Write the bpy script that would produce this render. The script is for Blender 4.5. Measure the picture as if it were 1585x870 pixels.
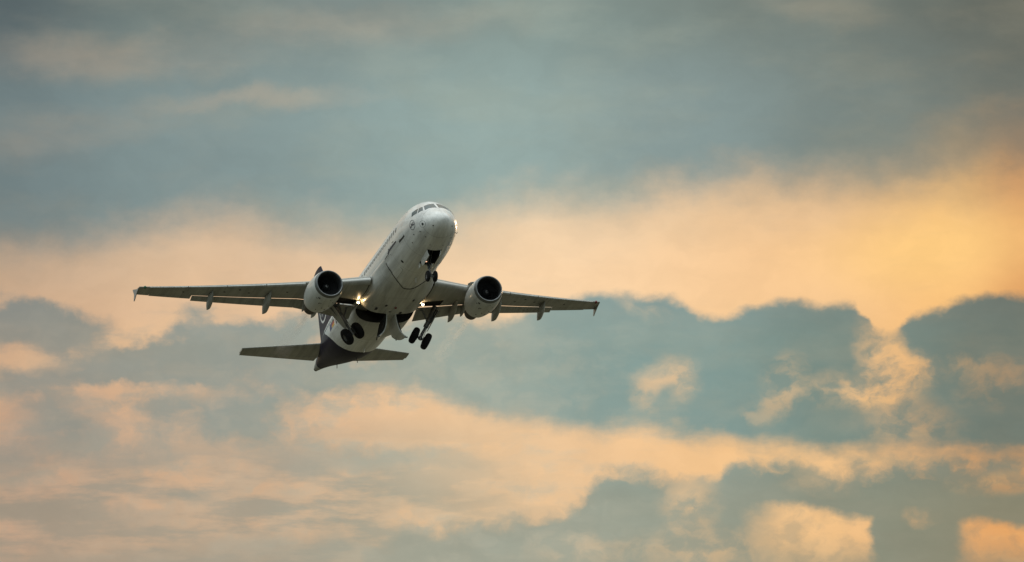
import bpy, bmesh, math, random
import numpy as np
from mathutils import Vector, Matrix

scene = bpy.context.scene
for o in list(bpy.data.objects):
    bpy.data.objects.remove(o)
C = scene.collection
rad = math.radians
random.seed(7)

# ------------------------------------------------------------------ camera
ELEV = rad(6.5)                       # the photographer looks up by 6.5 degrees
CAM = Vector((0, 0, 1.7))
cam_d = bpy.data.cameras.new("camera")
cam_d.sensor_width = 36.0
cam_d.lens = 9600.0 / 1585.0 * 36.0   # a 218 mm telephoto
cam_d.clip_start = 1.0
cam_d.clip_end = 80000.0
cam = bpy.data.objects.new("camera", cam_d)
C.objects.link(cam)
cam.location = CAM
cam.rotation_euler = (rad(90) + ELEV, 0, 0)
scene.camera = cam

scene.render.resolution_x, scene.render.resolution_y = 1024, 562
scene.view_settings.view_transform = 'Standard'
scene.view_settings.look = 'None'
scene.view_settings.exposure = 0.0
scene.view_settings.gamma = 1.0
scene.view_settings.use_curve_mapping = False

SUN_AZ, SUN_EL = 16.0, 7.0            # degrees: to the right of the view, just above the horizon

# ------------------------------------------------------------------ sun (veiled by cloud)
sd = bpy.data.lights.new("sun", 'SUN')
sd.energy = 0.5
sd.angle = rad(8)
sd.color = (1.0, 0.70, 0.42)
sun = bpy.data.objects.new("sun", sd)
C.objects.link(sun)
sv = Vector((math.sin(rad(SUN_AZ)) * math.cos(rad(SUN_EL)), math.cos(rad(SUN_AZ)) * math.cos(rad(SUN_EL)), math.sin(rad(SUN_EL))))
sun.rotation_euler = sv.to_track_quat('Z', 'Y').to_euler()


def lin(r, g, b):
    f = lambda c: (c / 255 / 12.92) if c / 255 <= 0.04045 else ((c / 255 + 0.055) / 1.055) ** 2.4
    return (f(r), f(g), f(b), 1.0)


# ------------------------------------------------------------------ sky: NISHITA + procedural cloud layers
# The clouds live in azimuth (A, degrees right of north) and elevation (H, degrees): a sky at infinity.
world = bpy.data.worlds.new("World")
scene.world = world
world.use_nodes = True
nt_ = world.node_tree
nt_.nodes.clear()


class X:
    """a tiny wrapper that turns python arithmetic into math nodes"""
    def __init__(s, sock): s.s = sock
    def __add__(s, o): return mth('ADD', s, o)
    def __radd__(s, o): return mth('ADD', o, s)
    def __sub__(s, o): return mth('SUBTRACT', s, o)
    def __rsub__(s, o): return mth('SUBTRACT', o, s)
    def __mul__(s, o): return mth('MULTIPLY', s, o)
    def __rmul__(s, o): return mth('MULTIPLY', o, s)


def put(sock, v):
    if isinstance(v, X): nt_.links.new(v.s, sock)
    else: sock.default_value = v


def mth(op, a, b=None, clamp=False):
    n = nt_.nodes.new('ShaderNodeMath'); n.operation = op; n.use_clamp = clamp
    put(n.inputs[0], a)
    if b is not None: put(n.inputs[1], b)
    return X(n.outputs[0])


def vec(op, a, b=None, out=0):
    n = nt_.nodes.new('ShaderNodeVectorMath'); n.operation = op
    put(n.inputs[0], a)
    if b is not None: put(n.inputs[1], b)
    return X(n.outputs[out])


def comb(x, y, z=0.0):
    n = nt_.nodes.new('ShaderNodeCombineXYZ')
    put(n.inputs[0], x); put(n.inputs[1], y); put(n.inputs[2], z)
    return X(n.outputs[0])


def sepx(v):
    n = nt_.nodes.new('ShaderNodeSeparateXYZ'); put(n.inputs[0], v)
    return X(n.outputs[0]), X(n.outputs[1]), X(n.outputs[2])


def ss(x, a, b, lo=0.0, hi=1.0, kind='SMOOTHSTEP'):
    n = nt_.nodes.new('ShaderNodeMapRange'); n.interpolation_type = kind; n.clamp = True
    if a > b: a, b, lo, hi = b, a, hi, lo
    for k, v in zip(('Value', 'From Min', 'From Max', 'To Min', 'To Max'), (x, a, b, lo, hi)): put(n.inputs[k], v)
    return X(n.outputs[0])


def noise(v, scale, detail, rough=0.5, dist=0.0, color=False):
    n = nt_.nodes.new('ShaderNodeTexNoise'); n.noise_dimensions = '3D'
    put(n.inputs['Vector'], v)
    n.inputs['Scale'].default_value = scale
    n.inputs['Detail'].default_value = detail
    n.inputs['Roughness'].default_value = rough
    n.inputs['Distortion'].default_value = dist
    return X(n.outputs['Color' if color else 'Fac'])


def mixc(f, a, b):
    n = nt_.nodes.new('ShaderNodeMix'); n.data_type = 'RGBA'; n.clamp_factor = True
    put(n.inputs[0], f); put(n.inputs[6], a); put(n.inputs[7], b)
    return X(n.outputs[2])


def curve(x, x0, x1, y0, y1, pts):
    """height y of a cloud edge as a smooth function of azimuth x"""
    n = nt_.nodes.new('ShaderNodeFloatCurve')
    put(n.inputs['Value'], ss(x, x0, x1, kind='LINEAR'))
    c = n.mapping.curves[0]
    pts = [((px - x0) / (x1 - x0), (py - y0) / (y1 - y0)) for px, py in pts]
    c.points[0].location = pts[0]; c.points[1].location = pts[-1]
    for p in pts[1:-1]: c.points.new(*p)
    n.mapping.update()
    return ss(X(n.outputs[0]), 0, 1, y0, y1, 'LINEAR')


def ramp(x, x0, x1, stops):
    n = nt_.nodes.new('ShaderNodeValToRGB'); n.color_ramp.interpolation = 'EASE'
    put(n.inputs[0], ss(x, x0, x1, kind='LINEAR'))
    e = n.color_ramp.elements
    while len(e) < len(stops): e.new(0.5)
    for k, (p, c) in enumerate(stops):
        e[k].position = (p - x0) / (x1 - x0); e[k].color = lin(*c)
    return X(n.outputs[0])


def blob(P, cx, cy, rx, ry, rot=0.0, inner=0.0):
    """soft ellipse of cloud (1 inside, 0 outside) centred at azimuth cx, elevation cy"""
    d = vec('SUBTRACT', P, (cx, cy, 0))
    if rot:
        n = nt_.nodes.new('ShaderNodeVectorRotate'); n.rotation_type = 'Z_AXIS'
        put(n.inputs['Vector'], d); n.inputs['Angle'].default_value = -rad(rot); d = X(n.outputs[0])
    d = vec('MULTIPLY', d, (1 / rx, 1 / ry, 0))
    return ss(vec('LENGTH', d, out=1), 1.0, inner)


#SKYBEGIN
tc = nt_.nodes.new('ShaderNodeTexCoord')
D = X(tc.outputs['Generated'])
dx, dy, dz = sepx(D)
A = mth('ARCTAN2', dx, dy) * (180 / math.pi)
H = mth('ARCSINE', dz) * (180 / math.pi)
P0 = comb(A, H)
sk = lambda x, y: (round((x - 792.5) / 166.5, 3), round(6.5 + (435 - y) / 167.55, 3))
# domain warp, so that every edge frays like vapour
w1 = vec('SUBTRACT', noise(vec('MULTIPLY', P0, (1, 1.5, 1)), 0.75, 2, 0.5, color=True), (.5, .5, .5))
w2 = vec('SUBTRACT', noise(vec('MULTIPLY', P0, (1, 1.25, 1)), 2.6, 6, 0.58, color=True), (.5, .5, .5))
PW = vec('ADD', vec('ADD', P0, vec('MULTIPLY', w1, (.45, .28, 0))), vec('MULTIPLY', w2, (.50, .34, 0)))
AW, HW, _ = sepx(PW)
PS = vec('ADD', P0, vec('MULTIPLY', w2, (.36, .26, 0)))       # less warp: crisp cumulus tops
AS, HS, _ = sepx(PS)
fb = noise(vec('MULTIPLY', P0, (.6, 1.6, 1)), 1.2, 7, 0.55)    # stretched fibres
n_h = noise(vec('MULTIPLY', P0, (.42, 1.8, 1)), 2.1, 7, .60)     # layered streaks
n_l = noise(vec('MULTIPLY', PS, (1, 1.25, 1)), 3.2, 6, .57)      # curdled lumps
fb3 = noise(vec('MULTIPLY', PS, (1.0, 1.35, 1)), 5.5, 6, 0.62)   # finer curdling
fb2 = noise(vec('MULTIPLY', PW, (.9, 1.3, 1)), 2.2, 6, 0.6)    # lumps
U0, U1 = -5.2, 5.2


def row(stops): return ramp(A, U0, U1, [(sk(x, 0)[0], c) for x, c in stops])
def crv(x, pts): return curve(x, U0, U1, 3.0, 10.0, [sk(px, py) for px, py in pts])
def BL(P, x, y, rx, ry, rot=0, inner=0): 
    u, v = sk(x, y); return blob(P, u, v, rx / 166.5, ry / 167.55, rot, inner)
def inv(m): return 1.0 - m


# the bright clear air behind the clouds
bright = mixc(ss(H, *[sk(0, y)[1] for y in (700, 380)]),
    row([(0, (205, 165, 135)), (350, (218, 178, 142)), (800, (240, 198, 152)), (1250, (242, 194, 138)), (1585, (226, 160, 98))]),
    row([(0, (206, 172, 140)), (330, (228, 192, 155)), (820, (250, 214, 172)), (1250, (246, 200, 148)), (1470, (250, 196, 126)), (1585, (226, 164, 102))]))
# the blue-grey cloud, lit from this side by the open sky
cl_top = row([(0, (84, 98, 102)), (250, (108, 122, 120)), (500, (122, 136, 134)), (820, (128, 146, 142)), (1200, (112, 125, 121)), (1585, (88, 97, 93))])
cl_mid = row([(0, (110, 127, 130)), (300, (126, 145, 146)), (760, (145, 167, 164)), (1050, (130, 150, 150)), (1350, (113, 128, 126)), (1585, (100, 109, 105))])
cl_low = row([(0, (142, 142, 134)), (350, (140, 150, 144)), (700, (146, 162, 154)), (1050, (124, 152, 149)), (1300, (110, 134, 129)), (1585, (98, 114, 109))])
cl_bot = row([(0, (158, 146, 130)), (350, (162, 154, 138)), (700, (154, 158, 144)), (1050, (140, 150, 138)), (1300, (124, 134, 121)), (1585, (124, 127, 110))])
cloud = mixc(ss(H, *[sk(0, y)[1] for y in (180, 0)]), cl_mid, cl_top)
cloud = mixc(ss(H, *[sk(0, y)[1] for y in (380, 560)]), cloud, cl_low)
cloud = mixc(ss(H, *[sk(0, y)[1] for y in (660, 800)]), cloud, cl_bot)
cloud = mixc(ss(n_l, .36, .66) * ss(n_h, .36, .62) * ss(A, 2.5, -.5, .12, .36) * ss(H, sk(0, 420)[1], sk(0, 560)[1]), cloud, row([(0, (176, 160, 140)), (800, (188, 182, 162)), (1200, (158, 166, 150)), (1585, (140, 136, 116))]))
cloud = mixc(ss(fb, .40, .72, 0, .36), cloud, row([(0, (140, 140, 130)), (800, (160, 172, 160)), (1585, (136, 132, 116))]))

# 1 the high bank over the top of the view, its lower edge ragged and soft
e1 = crv(AW, [(-10, 378), (120, 372), (240, 345), (330, 332), (430, 345), (560, 352), (680, 342), (760, 322), (850, 306), (985, 298), (1060, 284), (1200, 270), (1350, 262), (1480, 252), (1590, 236)])
M1 = ss(HW - e1 + (fb - .5) * .35, -.32, .30)
streak = BL(PW, 150, 92, 360, 54, 0) * .30 + BL(PW, 405, 158, 260, 26, 2) * .30 + BL(PW, 1280, 18, 170, 44, -10) * .15 + BL(PW, 560, 40, 380, 50, 4) * .20 + BL(PW, 80, 215, 260, 60, 8) * .16
streak = streak + BL(PW, 1540, 210, 200, 80, 12) * .5
def lumps(f, k, a, b_, k2=.7): return ss(f + (fb2 - .5) * k + (fb3 - .5) * k2, a, b_)

# 2 the cumulus bank at the right
t2 = crv(AS, [(560, 560), (690, 520), (770, 490), (850, 465), (920, 452), (985, 452), (1045, 460), (1085, 483), (1112, 486), (1150, 475), (1205, 466), (1265, 471), (1318, 474), (1338, 490), (1352, 512), (1368, 516), (1388, 508), (1412, 488), (1450, 472), (1500, 462), (1590, 456)])
b2 = crv(AW, [(560, 590), (700, 632), (780, 660), (870, 674), (960, 678), (1060, 684), (1150, 696), (1230, 702), (1340, 708), (1400, 708), (1500, 712), (1590, 718)])
m2 = ss(t2 - HS, -.03, .09) * ss(HW - b2 + (n_h - .5) * .25, -.10, .22) * ss(A, sk(600, 0)[0], sk(860, 0)[0])
ringc = BL(PS, 1030, 598, 74, 56, 20, .25) - BL(PS, 1032, 612, 40, 34, 10, .1) * .85 + BL(PS, 1062, 585, 34, 34, 0, .1) * .4
gap = BL(PS, 1362, 545, 52, 80, 12, .1) * .85 + BL(PS, 1375, 592, 96, 58, 20, .25) * 1.0 + BL(PS, 1310, 602, 80, 40, -15, .1) * .55 + BL(PS, 1400, 660, 110, 60, 0, .1) * .5
wisp = BL(PS, 1212, 590, 44, 66, -22, .1) * .7 + BL(PS, 1185, 632, 70, 34, 20, .1) * .55 + BL(PS, 1260, 612, 80, 34, -12, .1) * .5 + BL(PS, 1540, 590, 90, 60, 0, .1) * .55 + BL(PS, 1480, 566, 70, 22, 0, .1) * .4 + BL(PS, 990, 470, 80, 22, -25, .1) * .5 + BL(PS, 1265, 476, 40, 16, -20, .1) * .5 + BL(PS, 790, 590, 60, 30, 0, .1) * .35
hole = 1.0 - inv(mth('MINIMUM', ringc, 1.0) * ss(n_l, .34, .62, .25, 1.0) * .70) * inv(mth('MINIMUM', gap, 1.0) * ss(n_l, .34, .62, .15, .86)) * inv(mth('MINIMUM', wisp, 1.0) * ss(n_l, .40, .66, .05, .85) * .62)
M2 = m2 * inv(hole)

# 3 the lower right bank with a window of clear sky in it
t3 = crv(AS, [(560, 900), (600, 830), (690, 815), (760, 800), (850, 794), (905, 765), (930, 737), (980, 724), (1040, 738), (1095, 742), (1125, 722), (1190, 714), (1250, 716), (1310, 728), (1390, 718), (1470, 712), (1590, 722)])
m3 = ss(t3 - HS + (fb - .5) * .25 + (n_l - .5) * .45, -.10, .14)
wt = crv(AS, [(1100, 790), (1170, 780), (1210, 777), (1270, 785), (1350, 797), (1420, 830), (1480, 800), (1530, 803), (1590, 812)])
pane = ss(wt - HS, -.02, .10) * (ss(AS, sk(1140, 0)[0], sk(1225, 0)[0]) * ss(AS, sk(1356, 0)[0], sk(1336, 0)[0]) + ss(AS, sk(1462, 0)[0], sk(1510, 0)[0])) * ss(HS, sk(0, 890)[1], sk(0, 825)[1], .25, .95)
soft = BL(PS, 1065, 775, 70, 70, 0, .1) * .7 + BL(PS, 900, 850, 130, 40, 0, .1) * .5 + BL(PS, 1090, 850, 150, 50, 0, .1) * .6 + BL(PS, 1420, 802, 34, 20, 0, .1) * .6 + BL(PS, 1545, 748, 110, 30, 0, .1) * .55 + BL(PS, 1270, 742, 90, 34, 0, .1) * .35
M3 = m3 * inv(mth('MINIMUM', pane, 1.0) * ss(n_l, .3, .6, .55, 1.0)) * inv(mth('MINIMUM', soft, 1.0) * ss(n_l, .36, .64, .15, 1.0) * .80) * .98

# 4 broken cloud at the left and across the bottom
m4 = BL(PW, 50, 512, 175, 62, -4, .25) * 1.0 + BL(PW, 150, 575, 190, 40, 6, .2) * .9 + BL(PW, 330, 545, 260, 52, 14, .25) * 1.05 + BL(PW, 60, 625, 150, 60, -20, .1) * .75 + BL(PW, 400, 600, 230, 80, 8, .1) * .72 \
    + BL(PW, 300, 640, 240, 50, 0, .1) * .45 + BL(PW, 560, 560, 200, 110, 0, .1) * .58 + BL(PW, 160, 690, 220, 60, -12, .1) * .55 + BL(PW, 20, 720, 140, 80, 0, .1) * .6 + BL(PW, 720, 545, 190, 110, -10, .1) * .9 + BL(PW, 800, 600, 180, 60, 0, .1) * .6 \
    + BL(PW, 390, 680, 200, 46, 0, .1) * .55 + BL(PW, 300, 497, 60, 40, 30, .0) * .55
m4b = BL(PW, 300, 776, 100, 20, 0, .1) * .6 + BL(PW, 90, 806, 280, 26, 0, .1) * .85 + BL(PW, 560, 712, 330, 36, 0, .1) * .62 + BL(PW, 470, 856, 520, 62, 0, .1) * .75 + BL(PW, 60, 880, 340, 50, 0, .1) * .6 + BL(PW, 700, 770, 220, 36, 3, .1) * .3
M4 = ss(m4 * 1.0 + (n_l - .5) * 1.2 + (n_h - .5) * .8, .06, .90) * .95 * ss(m4, .0, .22)
M4b = ss(m4b + (n_h - .5) * .8, .0, 1.0) * .85
hot = BL(PW, 690, 640, 170, 44, -12, .1) * .7 + BL(PW, 40, 562, 90, 30, -14, .1) * .9 + BL(PW, 330, 612, 60, 30, 0, .1) * .5 + BL(PW, 150, 648, 80, 40, -30, .1) * .6 + BL(PW, 20, 650, 60, 40, 0, .1) * .5
# thin veils: under the top bank, and mottling through all the bright air low down and at the left
veil = ss(HW - e1, -.80, .10) * (.34 + ss(A, .8, 4.2) * .30) * ss(fb, .25, .65, .7, 1.0) + ss(n_h, .44, .64) * ss(n_l, .34, .62) * ss(H, sk(0, 420)[1], sk(0, 560)[1]) * ss(A, sk(1250, 0)[0], sk(600, 0)[0]) * .55
lowveil = ss(H, sk(0, 600)[1], sk(0, 780)[1]) * ss(A, sk(1050, 0)[0], sk(500, 0)[0]) * ss(n_h, .40, .60, .92, .22)

M = 1.0 - inv(M1 * inv(mth('MINIMUM', streak, .8) * ss(fb, .3, .6, .4, 1.0))) * inv(M2) * inv(M3) * inv(M4 * inv(mth('MINIMUM', hot, 1.0) * ss(n_l, .34, .62, .2, 1.0) * .85)) * inv(M4b) * inv(lowveil) * inv(veil)
cream = ss(n_h, .46, .68) * ss(n_l, .36, .6) * ss(H, sk(0, 380)[1], sk(0, 620)[1]) * .55
bright = mixc(BL(PW, 180, 555, 330, 60, 12, .1) * .5, bright, lin(232, 192, 148))
bright = mixc(cream, bright, row([(0, (226, 190, 156)), (700, (246, 212, 172)), (1585, (246, 190, 120))]))
glow = BL(P0, 1450, 385, 300, 105, 6, .0)
bright = mixc(glow * .7, bright, lin(255, 206, 130))
tex = ss(fb2, .30, .70, .965, 1.035)
view_sky = mixc(M, bright, cloud)
n = nt_.nodes.new('ShaderNodeVectorMath'); n.operation = 'SCALE'
put(n.inputs[0], view_sky); put(n.inputs['Scale'], tex); view_sky = X(n.outputs[0])

# the rest of the dome: broken evening overcast, paler overhead and behind the photographer
nd = noise(vec('MULTIPLY', D, (1, 1, 2.2)), 2.4, 6, .55)
up = ss(H, 8, 55)
east = ss(dy, .3, -.8)
dome_cloud = mixc(up, lin(140, 160, 160), lin(236, 246, 246))
dome_cloud = mixc(east * inv(up) * .6, dome_cloud, lin(150, 172, 176))
dome_glow = mixc(ss(dy, .2, .95), mixc(up, lin(160, 172, 170), lin(226, 232, 228)), lin(240, 200, 150))
dome = mixc(ss(nd, .36, .60), dome_glow, dome_cloud)
n = nt_.nodes.new('ShaderNodeVectorMath'); n.operation = 'SCALE'
put(n.inputs[0], dome); put(n.inputs['Scale'], ss(H, 14, 60, 1.0, 1.7)); dome = X(n.outputs[0])
inside = ss(mth('ABSOLUTE', A), 9.0, 5.2) * ss(H, 1.5, 3.6) * ss(H, 13.0, 9.4)
sky_col = mixc(inside, dome, view_sky)
#SKYEND

sky = nt_.nodes.new('ShaderNodeTexSky')
sky.sky_type = 'NISHITA'; sky.sun_disc = False
sky.sun_elevation = rad(SUN_EL); sky.sun_rotation = rad(SUN_AZ)
bg_sky = nt_.nodes.new('ShaderNodeBackground'); bg_sky.inputs['Strength'].default_value = 0.05
nt_.links.new(sky.outputs[0], bg_sky.inputs['Color'])
bg_cl = nt_.nodes.new('ShaderNodeBackground'); bg_cl.inputs['Strength'].default_value = 1.0
put(bg_cl.inputs['Color'], sky_col)
mx = nt_.nodes.new('ShaderNodeMixShader'); mx.inputs[0].default_value = 0.97   # the cloud deck lets 3 % of the clear sky through
nt_.links.new(bg_sky.outputs[0], mx.inputs[1]); nt_.links.new(bg_cl.outputs[0], mx.inputs[2])
wo = nt_.nodes.new('ShaderNodeOutputWorld')
nt_.links.new(mx.outputs[0], wo.inputs['Surface'])
#PLANE

# ------------------------------------------------------------------ materials
def mat(name, base, rough=.4, metal=0.0, var=0.0, vscale=(1, 1, 1), spec=.5, emit=None, coat=0.0):
    m = bpy.data.materials.new(name); m.use_nodes = True
    t = m.node_tree; b = t.nodes['Principled BSDF']
    b.inputs['Base Color'].default_value = (*base, 1)
    b.inputs['Roughness'].default_value = rough
    b.inputs['Metallic'].default_value = metal
    b.inputs['Specular IOR Level'].default_value = spec
    b.inputs['Coat Weight'].default_value = coat
    if emit:
        b.inputs['Emission Color'].default_value = (*emit[0], 1); b.inputs['Emission Strength'].default_value = emit[1]
    if var:
        co = t.nodes.new('ShaderNodeTexCoord'); mp = t.nodes.new('ShaderNodeMapping'); mp.inputs['Scale'].default_value = vscale
        nz = t.nodes.new('ShaderNodeTexNoise'); nz.inputs['Scale'].default_value = 1.0; nz.inputs['Detail'].default_value = 6; nz.inputs['Roughness'].default_value = .65
        mr = t.nodes.new('ShaderNodeMapRange'); mr.inputs['From Min'].default_value = .3; mr.inputs['From Max'].default_value = .7
        mr.inputs['To Min'].default_value = 1 - var; mr.inputs['To Max'].default_value = 1 + var * .4
        sc = t.nodes.new('ShaderNodeVectorMath'); sc.operation = 'SCALE'; sc.inputs[0].default_value = base
        t.links.new(co.outputs['Object'], mp.inputs[0]); t.links.new(mp.outputs[0], nz.inputs['Vector']); t.links.new(nz.outputs[0], mr.inputs[0])
        t.links.new(mr.outputs[0], sc.inputs['Scale']); t.links.new(sc.outputs[0], b.inputs['Base Color'])
        r2 = t.nodes.new('ShaderNodeMapRange'); r2.inputs['To Min'].default_value = max(.05, rough - .12); r2.inputs['To Max'].default_value = rough + .15
        t.links.new(nz.outputs[0], r2.inputs[0]); t.links.new(r2.outputs[0], b.inputs['Roughness'])
    return m


def node(t, kind, **kw):
    n = t.nodes.new(kind)
    for k, v in kw.items():
        if k == 'op': n.operation = v
        else: n.inputs[k].default_value = v
    return n


def skin_mat(name, base, tail=None, panel=(1.6, .0), dirt=.25, gloss=.45):
    """weathered aircraft paint: faint frame joints and oily streaks that run aft; optional dark blue tail"""
    m = bpy.data.materials.new(name); m.use_nodes = True
    t = m.node_tree; b = t.nodes['Principled BSDF']; L_ = t.links.new
    b.inputs['Roughness'].default_value = .36; b.inputs['Specular IOR Level'].default_value = .4; b.inputs['Coat Weight'].default_value = gloss; b.inputs['Coat Roughness'].default_value = .14
    co = t.nodes.new('ShaderNodeTexCoord'); sp = t.nodes.new('ShaderNodeSeparateXYZ'); L_(co.outputs['Object'], sp.inputs[0])
    mp = node(t, 'ShaderNodeMapping', Scale=(.16, 2.6, 1.6)); L_(co.outputs['Object'], mp.inputs[0])
    nz = node(t, 'ShaderNodeTexNoise', Scale=1.0, Detail=7.0, Roughness=.66); L_(mp.outputs[0], nz.inputs['Vector'])
    f = node(t, 'ShaderNodeMapRange', **{'From Min': .38, 'From Max': .75, 'To Min': 1.0, 'To Max': 1 - dirt}); L_(nz.outputs[0], f.inputs[0])
    nb = node(t, 'ShaderNodeTexNoise', Scale=.9, Detail=4.0); L_(co.outputs['Object'], nb.inputs['Vector'])
    f2 = node(t, 'ShaderNodeMapRange', **{'From Min': .35, 'From Max': .7, 'To Min': .93, 'To Max': 1.03}); L_(nb.outputs[0], f2.inputs[0])
    # joints every panel[0] metres along x
    dv = node(t, 'ShaderNodeMath', op='MULTIPLY'); dv.inputs[1].default_value = 1 / panel[0]; L_(sp.outputs[0], dv.inputs[0])
    fr = node(t, 'ShaderNodeMath', op='FRACT'); L_(dv.outputs[0], fr.inputs[0])
    ab = node(t, 'ShaderNodeMath', op='SUBTRACT'); ab.inputs[1].default_value = .5; L_(fr.outputs[0], ab.inputs[0])
    aa = node(t, 'ShaderNodeMath', op='ABSOLUTE'); L_(ab.outputs[0], aa.inputs[0])
    j = node(t, 'ShaderNodeMapRange', **{'From Min': .004, 'From Max': .012, 'To Min': .70, 'To Max': 1.0}); L_(aa.outputs[0], j.inputs[0])
    m1 = node(t, 'ShaderNodeMath', op='MULTIPLY'); L_(f.outputs[0], m1.inputs[0]); L_(f2.outputs[0], m1.inputs[1])
    def joint(src, step, wd, lo):
        a_ = node(t, 'ShaderNodeMath', op='MULTIPLY'); a_.inputs[1].default_value = 1 / step; L_(src, a_.inputs[0])
        b_ = node(t, 'ShaderNodeMath', op='FRACT'); L_(a_.outputs[0], b_.inputs[0])
        c_ = node(t, 'ShaderNodeMath', op='SUBTRACT'); c_.inputs[1].default_value = .5; L_(b_.outputs[0], c_.inputs[0])
        d_ = node(t, 'ShaderNodeMath', op='ABSOLUTE'); L_(c_.outputs[0], d_.inputs[0])
        e_ = node(t, 'ShaderNodeMapRange', **{'From Min': wd * .4, 'From Max': wd, 'To Min': lo, 'To Max': 1.0}); L_(d_.outputs[0], e_.inputs[0]); return e_
    if panel[1] > 0:          # rib joints along the span
        k_ = joint(sp.outputs[1], panel[1], .016, .72)
    else:                     # lap joints along the barrel
        zz = node(t, 'ShaderNodeMath', op='SUBTRACT'); zz.inputs[1].default_value = 4.0; L_(sp.outputs[2], zz.inputs[0])
        at_ = node(t, 'ShaderNodeMath', op='ARCTAN2'); L_(sp.outputs[1], at_.inputs[0]); L_(zz.outputs[0], at_.inputs[1])
        k0 = joint(at_.outputs[0], .5236, .018, .84)
        ng_ = node(t, 'ShaderNodeMath', op='GREATER_THAN'); ng_.inputs[1].default_value = 14.2; L_(sp.outputs[0], ng_.inputs[0])   # none on the radome
        k_ = node(t, 'ShaderNodeMath', op='MAXIMUM'); L_(k0.outputs[0], k_.inputs[0]); L_(ng_.outputs[0], k_.inputs[1])
    m0 = node(t, 'ShaderNodeMath', op='MULTIPLY'); L_(m1.outputs[0], m0.inputs[0]); L_(k_.outputs[0], m0.inputs[1])
    m2 = node(t, 'ShaderNodeMath', op='MULTIPLY'); L_(m0.outputs[0], m2.inputs[0]); L_(j.outputs[0], m2.inputs[1])
    sc = node(t, 'ShaderNodeVectorMath', op='SCALE'); sc.inputs[0].default_value = base; L_(m2.outputs[0], sc.inputs['Scale'])
    col = sc.outputs[0]
    if tail:
        # station (m behind the nose) and height above the cabin axis from object space
        st = node(t, 'ShaderNodeMath', op='SUBTRACT'); st.inputs[0].default_value = BX; L_(sp.outputs[0], st.inputs[1])
        hz = node(t, 'ShaderNodeMapRange', **{'From Min': 4 - 2.2, 'From Max': 4 + 2.2}); L_(sp.outputs[2], hz.inputs[0])
        fc = t.nodes.new('ShaderNodeFloatCurve'); cv = fc.mapping.curves[0]
        pts = [((z + 2.2) / 4.4, (s - 20) / 10) for z, s in tail]
        cv.points[0].location = pts[0]; cv.points[1].location = pts[-1]
        for p in pts[1:-1]: cv.points.new(*p)
        fc.mapping.update(); L_(hz.outputs[0], fc.inputs['Value'])
        bs = node(t, 'ShaderNodeMath', op='MULTIPLY_ADD'); bs.inputs[1].default_value = 10; bs.inputs[2].default_value = 20; L_(fc.outputs[0], bs.inputs[0])
        gt = node(t, 'ShaderNodeMath', op='GREATER_THAN'); L_(st.outputs[0], gt.inputs[0]); L_(bs.outputs[0], gt.inputs[1])
        mxn = t.nodes.new('ShaderNodeMix'); mxn.data_type = 'RGBA'; L_(gt.outputs[0], mxn.inputs[0]); L_(col, mxn.inputs[6])
        s2 = node(t, 'ShaderNodeVectorMath', op='SCALE'); s2.inputs[0].default_value = (.022, .019, .040); L_(m1.outputs[0], s2.inputs['Scale']); L_(s2.outputs[0], mxn.inputs[7])
        sm = node(t, 'ShaderNodeMapRange', **{'To Min': .4, 'To Max': .12}); L_(gt.outputs[0], sm.inputs[0]); L_(sm.outputs[0], b.inputs['Specular IOR Level']); sm3 = node(t, 'ShaderNodeMapRange', **{'To Min': 1.5, 'To Max': 1.24}); L_(gt.outputs[0], sm3.inputs[0]); L_(sm3.outputs[0], b.inputs['IOR']); sm2 = node(t, 'ShaderNodeMapRange', **{'To Min': gloss, 'To Max': .03}); L_(gt.outputs[0], sm2.inputs[0]); L_(sm2.outputs[0], b.inputs['Coat Weight'])
        g2 = node(t, 'ShaderNodeMath', op='GREATER_THAN'); L_(st.outputs[0], g2.inputs[0]); g2.inputs[1].default_value = 32.45
        mx2 = t.nodes.new('ShaderNodeMix'); mx2.data_type = 'RGBA'; L_(g2.outputs[0], mx2.inputs[0]); L_(mxn.outputs[2], mx2.inputs[6]); mx2.inputs[7].default_value = (.32, .32, .30, 1)
        col = mx2.outputs[2]
    L_(col, b.inputs['Base Color'])
    return m


BX = 16.0                                          # the empty stands at station 16 m, 4 m under the cabin axis
WHITE = skin_mat('fuselage_paint', (.83, .83, .81), tail=[(-2.2, 21.7), (-1.95, 22.2), (-1.4, 22.7), (-.8, 23.1), (0, 24.2), (.5, 25.2), (1.2, 26.4), (2.2, 27.6)], panel=(2.67, 0), dirt=.48)
FAIR = skin_mat('fairing_paint', (.62, .62, .59), panel=(1.9, 0), dirt=.45)
WING = skin_mat('wing_grey_paint', (.41, .405, .37), panel=(60, 1.45), dirt=.45, gloss=0.0)
NAC = skin_mat('nacelle_paint', (.64, .65, .63), panel=(1.35, 0), dirt=.35)
BLUE = mat('tail_blue_paint', (.011, .015, .040), .42, var=.2, vscale=(.3, 2, 1), spec=.15)
LIP = mat('polished_aluminium', (.20, .21, .215), .42, .8, var=.2, vscale=(2, 2, 2))
STEEL = mat('gear_steel', (.15, .155, .155), .42, .4, var=.4, vscale=(6, 6, 6))
DARK = mat('wheel_bay_primer', (.018, .019, .017), .8, var=.5, vscale=(2, 2, 2))
RUBBER = mat('tyre_rubber', (.010, .010, .011), .8, spec=.2, var=.4, vscale=(5, 5, 5))
RIM = mat('wheel_rim_grey', (.16, .16, .16), .45, .3, var=.3, vscale=(6, 6, 6))
GLASS = mat('cockpit_glass', (.025, .055, .058), .16, 0, spec=.5, var=.0)
WINDOW = mat('cabin_window_glass', (.03, .04, .05), .15, var=.3, vscale=(4, 4, 4))
SEAL = mat('dark_seal', (.03, .03, .03), .6)
FAN = mat('fan_titanium', (.07, .072, .076), .38, .6, var=.3, vscale=(6, 6, 6))
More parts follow.
